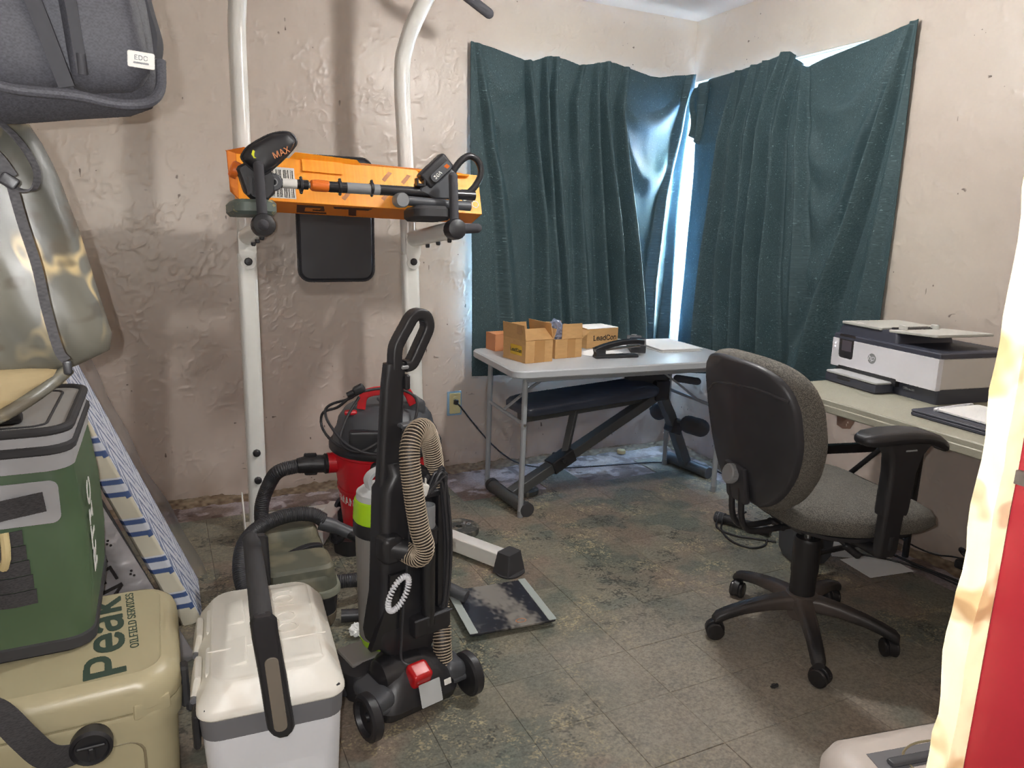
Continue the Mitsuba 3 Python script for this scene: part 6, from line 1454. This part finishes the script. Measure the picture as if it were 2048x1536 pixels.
# seat cushion
rings = []
for z, sc, dx in ((0.425, 0.86, -0.005), (0.432, 0.93, 0), (0.455, 1.0, 0), (0.478, 0.985, 0), (0.496, 0.93, -0.004), (0.507, 0.82, -0.008), (0.512, 0.6, -0.01), (0.513, 0.25, -0.01)):
    p = rrect(0.50 * sc, 0.52 * sc, 0.17 * sc, 10)
    x = p[:, 0] + 0.085 + dx
    zz = z - 0.05 * np.clip((x - 0.20) / 0.14, 0, 1) ** 2 + 0.012 * (p[:, 1] / 0.25) ** 2
    # narrower towards the back
    yy = p[:, 1] * (1 - 0.16 * np.clip((0.05 - x) / 0.2, 0, 1))
    rings.append(np.c_[x, yy, zz])
put('seat', H_(loft(rings)), 'chair_fabric', oc, smooth=60)
put('seat_shell', H_(moved(taper_box([(0.405, 0.34, 0.36, 0.12), (0.42, 0.42, 0.43, 0.15), (0.434, 0.43, 0.44, 0.15)], 8), (0.08, 0, 0))), 'chair_shell', oc)
# backrest
zs = np.array([0.485, 0.52, 0.58, 0.66, 0.75, 0.83, 0.89, 0.93, 0.955, 0.962])
hw = np.array([0.075, 0.135, 0.185, 0.222, 0.238, 0.236, 0.218, 0.182, 0.115, 0.045])
zf = np.linspace(0, 1, 36)
from scipy.interpolate import PchipInterpolator
tpar = np.r_[0, np.cumsum(np.hypot(np.diff(zs), np.diff(hw)))]; tpar /= tpar[-1]
zi = PchipInterpolator(tpar, zs)(zf); hi = PchipInterpolator(tpar, hw)(zf)
outline = np.vstack([np.c_[hi, zi], np.c_[-hi[::-1], zi[::-1]]])
bc = np.array([0, 0.735])
def bring(s, off, s2=None):
    q = bc + (outline - bc) * s
    x = -0.235 - 0.20 * (q[:, 1] - 0.62) + 0.95 * q[:, 0] ** 2 + 0.35 * np.clip(0.62 - q[:, 1], 0, 1) ** 1.5 * 0 + off
    return np.c_[x, q[:, 0], q[:, 1]]
pad_r = [bring(0.0, 0.058), bring(0.4, 0.062), bring(0.75, 0.060), bring(0.90, 0.050), bring(0.975, 0.030), bring(1.0, 0.005), bring(0.99, -0.020), bring(0.955, -0.038), bring(0.90, -0.044)]
put('backrest_cushion', H_(loft(pad_r[::-1], cap=False)), 'chair_fabric', oc, smooth=60)
she = [bring(0.945, -0.034), bring(0.94, -0.050), bring(0.90, -0.058), bring(0.8, -0.060), bring(0.5, -0.064), bring(0.0, -0.066)]
put('backrest_shell', H_(loft(she, cap=False)), 'chair_shell', oc, smooth=60)
put('shell_ridge', H_(tube(np.array([(-0.235 - 0.20 * (z - 0.62) + 0.95 * w * w - 0.058, w, z) for w, z in spline([(-0.205, 0.86), (-0.12, 0.875), (0.0, 0.87), (0.10, 0.85), (0.17, 0.81)], 5)]), 0.006, 8)), 'chair_shell', oc)
kb = []
put('knob', H_(frame(cat(lathe([(0.014, 0), (0.014, 0.012), (0.027, 0.013), (0.029, 0.018), (0.029, 0.034), (0.025, 0.038), (0.02, 0.036), (0.0, 0.036)], 30), *[moved(rbox(0.003, 0.003, 0.018, 0.001, 1), (0.029 * math.cos(t), 0.029 * math.sin(t), 0.026)) for t in np.linspace(0, 2 * PI, 24, endpoint=False)]), (-0.293, 0.0, 0.585), (0, 1, 0), (0.2, 0, 1), (-1, 0, 0.15))), 'mid_grey_plastic', oc)
put('back_bracket', H_(moved(rbox(0.022, 0.10, 0.12, 0.008, 2), (-0.292, 0, 0.56), ry=-10)), 'chair_shell', oc)
for y in (-0.024, 0.024):
    put('back_tube', H_(tube(spline([(-0.297, y, 0.60), (-0.289, y, 0.52), (-0.282, y, 0.455), (-0.262, y, 0.415), (-0.22, y, 0.40), (-0.10, y, 0.405)], 6), 0.0095, 12)), 'black_plastic', oc)
put('back_tube', H_(bar((-0.13, -0.035, 0.404), (-0.13, 0.035, 0.404), 0.009)), 'black_plastic', oc)
# armrests
for s in (-1, 1):
    y = s * 0.277
    put('arm_bracket', H_(tube(spline([(0.03, s * 0.09, 0.408), (0.03, s * 0.20, 0.405), (0.03, s * 0.255, 0.408), (0.03, s * 0.278, 0.43), (0.03, s * 0.28, 0.47)], 6), 0.017, 12)), 'black_plastic', oc)
    put('arm_post', H_(taper_box([(0.405, 0.058, 0.024, 0.010, 0.025, y), (0.42, 0.07, 0.032, 0.012, 0.027, y), (0.56, 0.074, 0.036, 0.012, 0.03, y)])), 'black_plastic', oc)
    put('arm_sleeve', H_(taper_box([(0.535, 0.086, 0.046, 0.014, 0.03, y), (0.545, 0.09, 0.048, 0.014, 0.03, y), (0.66, 0.095, 0.048, 0.014, 0.035, y), (0.71, 0.115, 0.048, 0.014, 0.04, y), (0.74, 0.16, 0.05, 0.016, 0.045, y), (0.752, 0.18, 0.05, 0.016, 0.045, y)])), 'black_plastic', oc)
    rg = []
    for x, z, w, h in ((-0.115, 0.762, 0.03, 0.014), (-0.108, 0.763, 0.058, 0.028), (-0.085, 0.765, 0.082, 0.036), (-0.03, 0.768, 0.092, 0.038), (0.04, 0.768, 0.088, 0.038), (0.10, 0.762, 0.078, 0.036), (0.145, 0.748, 0.068, 0.034), (0.175, 0.730, 0.058, 0.032), (0.188, 0.722, 0.036, 0.020)):
        q = rrect(w, h, h * 0.48, 5)
        rg.append(np.c_[np.full(len(q), x), q[:, 0] + y, q[:, 1] + z])
    put('armrest_pad', H_(loft(rg)), 'black_plastic', oc, smooth=60)
    put('arm_button', H_(moved(rbox(0.04, 0.004, 0.005, 0.0015, 1), (0.045, y - 0.025, 0.728))), 'mid_grey_plastic', oc)

# ---------------------------------------------------------------- under the desk: waste bin, cables, papers
mat('bin_grey', (62, 64, 68), rough=0.5)
wb = thing('waste_bin', 'dark grey plastic waste bin standing behind the office chair', 'waste bin')
put('body', moved(taper_box([(0.0, 0.14, 0.11, 0.02), (0.035, 0.17, 0.138, 0.022), (0.25, 0.19, 0.16, 0.022)]), (-0.485, -1.545, 0.0), rz=-18), 'bin_grey', wb, smooth=30)
put('rim', moved(taper_box([(0.248, 0.198, 0.168, 0.024), (0.262, 0.198, 0.168, 0.024)]), (-0.485, -1.545, 0.0), rz=-18), 'bin_grey', wb)
pt = thing('pump_tube', 'short black ribbed cylinder lying on the floor left of the waste bin', 'cylinder')
put('barrel', bar((-0.548, -1.135, 0.024), (-0.455, -1.33, 0.024), 0.022, 20), 'black_plastic', pt)
put('ribbed_end', ribbed([(-0.566, -1.10, 0.024), (-0.546, -1.14, 0.024)], 0.026, 0.004, 0.008, 18, 4), 'dark_grey_plastic', pt)
mat('cable_black', (28, 28, 30), rough=0.5)
def floor_cable(label, pts, r=0.004):
    return solo('cable', tube(spline([(x, y, z) for x, y, z in pts], 8), r, 8), 'cable_black', label, 'cable')
floor_cable('thin black cable looped on the floor left of the waste bin', [(-0.36, -1.08, 0.005), (-0.50, -1.11, 0.006), (-0.60, -1.18, 0.005), (-0.655, -1.30, 0.005), (-0.63, -1.39, 0.005), (-0.56, -1.40, 0.005), (-0.50, -1.36, 0.006)], 0.0042)
floor_cable('black cable lying in a flat bow beside the ribbed cylinder', [(-0.57, -1.12, 0.024), (-0.62, -1.18, 0.008), (-0.60, -1.27, 0.005), (-0.54, -1.33, 0.005), (-0.48, -1.39, 0.005)], 0.0045)
floor_cable('black cable along the foot of the right wall behind the white paper', [(-0.24, -1.40, 0.006), (-0.17, -1.52, 0.006), (-0.12, -1.66, 0.006), (-0.11, -1.80, 0.006), (-0.09, -1.95, 0.006), (-0.08, -2.2, 0.006)], 0.0055)
floor_cable('black cable crossing the corner of the white paper on the floor', [(-0.30, -1.60, 0.03), (-0.24, -1.63, 0.008), (-0.18, -1.70, 0.0075), (-0.13, -1.80, 0.006), (-0.12, -1.95, 0.006), (-0.14, -2.15, 0.006)], 0.0042)
floor_cable('black cable hanging in the peeling corner of the right wall by the desk leg', [(-0.055, -1.55, 0.10), (-0.05, -1.68, 0.055), (-0.045, -1.80, 0.05), (-0.05, -1.88, 0.075), (-0.07, -1.97, 0.10)], 0.0036)
solo('power_adapter', cat(moved(rbox(0.05, 0.07, 0.035, 0.008, 2), (-0.13, -1.985, 0.10)), tube(spline([(-0.11, -1.99, 0.11), (-0.12, -1.95, 0.14), (-0.15, -1.97, 0.165), (-0.16, -2.02, 0.15), (-0.13, -2.03, 0.12), (-0.10, -2.0, 0.13)], 6), 0.006, 8), tube([(-0.13, -1.99, 0.085), (-0.14, -2.0, 0.0)], 0.008, 8)), 'cable_black', 'bundled black power adapter and cable by the desk leg at the right wall', 'power adapter')
pf = np.array([(-0.391, -1.628), (-0.153, -1.642), (-0.150, -1.76), (-0.328, -1.818)])
solo('paper_sheet', moved(plate(0.216, 0.165, 0.0012, 0.001, 0.0003, 1), (-0.262, -1.714, 0.0016), rz=-8), 'white_paper', 'white paper lying on the floor under the desk beside the waste bin', 'paper')
labels_sheet = None
solo('paper_sheet', moved(plate(0.10, 0.16, 0.0012, 0.001, 0.0003, 1), (-0.275, -1.545, 0.0016), rz=-35), 'pale_grey_plastic', 'grey sheet half hidden behind the waste bin on the floor', 'paper')
solo('tissue', crumple((-2.30, -1.40, 0.024), 0.024, 5, (1, 1, 0.8), 0.7), 'white_paper', 'crumpled white tissue on the floor beside the white cooler', 'tissue', smooth=False)
solo('dirt_clump', crumple((-1.245, -2.145, 0.004), 0.009, 6, (1.5, 0.8, 0.6), 0.6), 'steel_dark', 'small grey clump of dirt on the floor left of the chair', 'dirt clump', smooth=False)

# outlet with the cord that runs behind the table
ou = thing('wall_outlet', 'cream wall outlet with blue painted edges on the left wall', 'outlet')
mat('blue_edge', (136, 168, 192), rough=0.7)
mat('cream_plastic', (222, 212, 160), rough=0.5)
put('backing', moved(plate(0.082, 0.132, 0.004, 0.004, 0.001, 2), (-1.43, 0, 0.375), rx=90), 'blue_edge', ou)
put('cover', moved(plate(0.062, 0.112, 0.006, 0.005, 0.0015, 3), (-1.427, -0.003, 0.376), rx=90), 'cream_plastic', ou)
for z in (0.352, 0.400):
    put('socket', moved(plate(0.028, 0.028, 0.002, 0.010, 0.0005, 4), (-1.427, -0.0085, z), rx=90), 'cream_plastic', ou)
for z in (0.336, 0.376, 0.416):
    put('screw', moved(lathe([(0.003, 0), (0.003, 0.001)], 8), (-1.427, -0.0088, z), rx=90), 'chrome', ou)
solo('outlet_cord', cat(moved(rbox(0.024, 0.026, 0.026, 0.006, 2), (-1.427, -0.022, 0.386)), tube(spline([(-1.427, -0.034, 0.386), (-1.40, -0.04, 0.352), (-1.34, -0.035, 0.275), (-1.24, -0.035, 0.155), (-1.14, -0.06, 0.06), (-1.04, -0.10, 0.012), (-0.90, -0.19, 0.007), (-0.70, -0.24, 0.007), (-0.50, -0.275, 0.007), (-0.30, -0.32, 0.007), (-0.12, -0.45, 0.007), (-0.09, -0.62, 0.007), (-0.10, -1.0, 0.007)], 8), 0.0042, 8)), 'cable_black', 'black cord running from the wall outlet down to the floor behind the bench', 'cord')

# chipped paint on the right wall below the desk
mat('bare_brown', (112, 86, 72), rough=0.9)
put('chip', moved(extr(Polygon([(-0.05, 0.02), (-0.045, -0.03), (-0.01, -0.04), (0.03, -0.03), (0.045, 0.0), (0.05, 0.025)]), 0.001), (-0.0005, -1.275, 0.47), rx=90, rz=-90), 'bare_brown', 'wall_right', smooth=False)
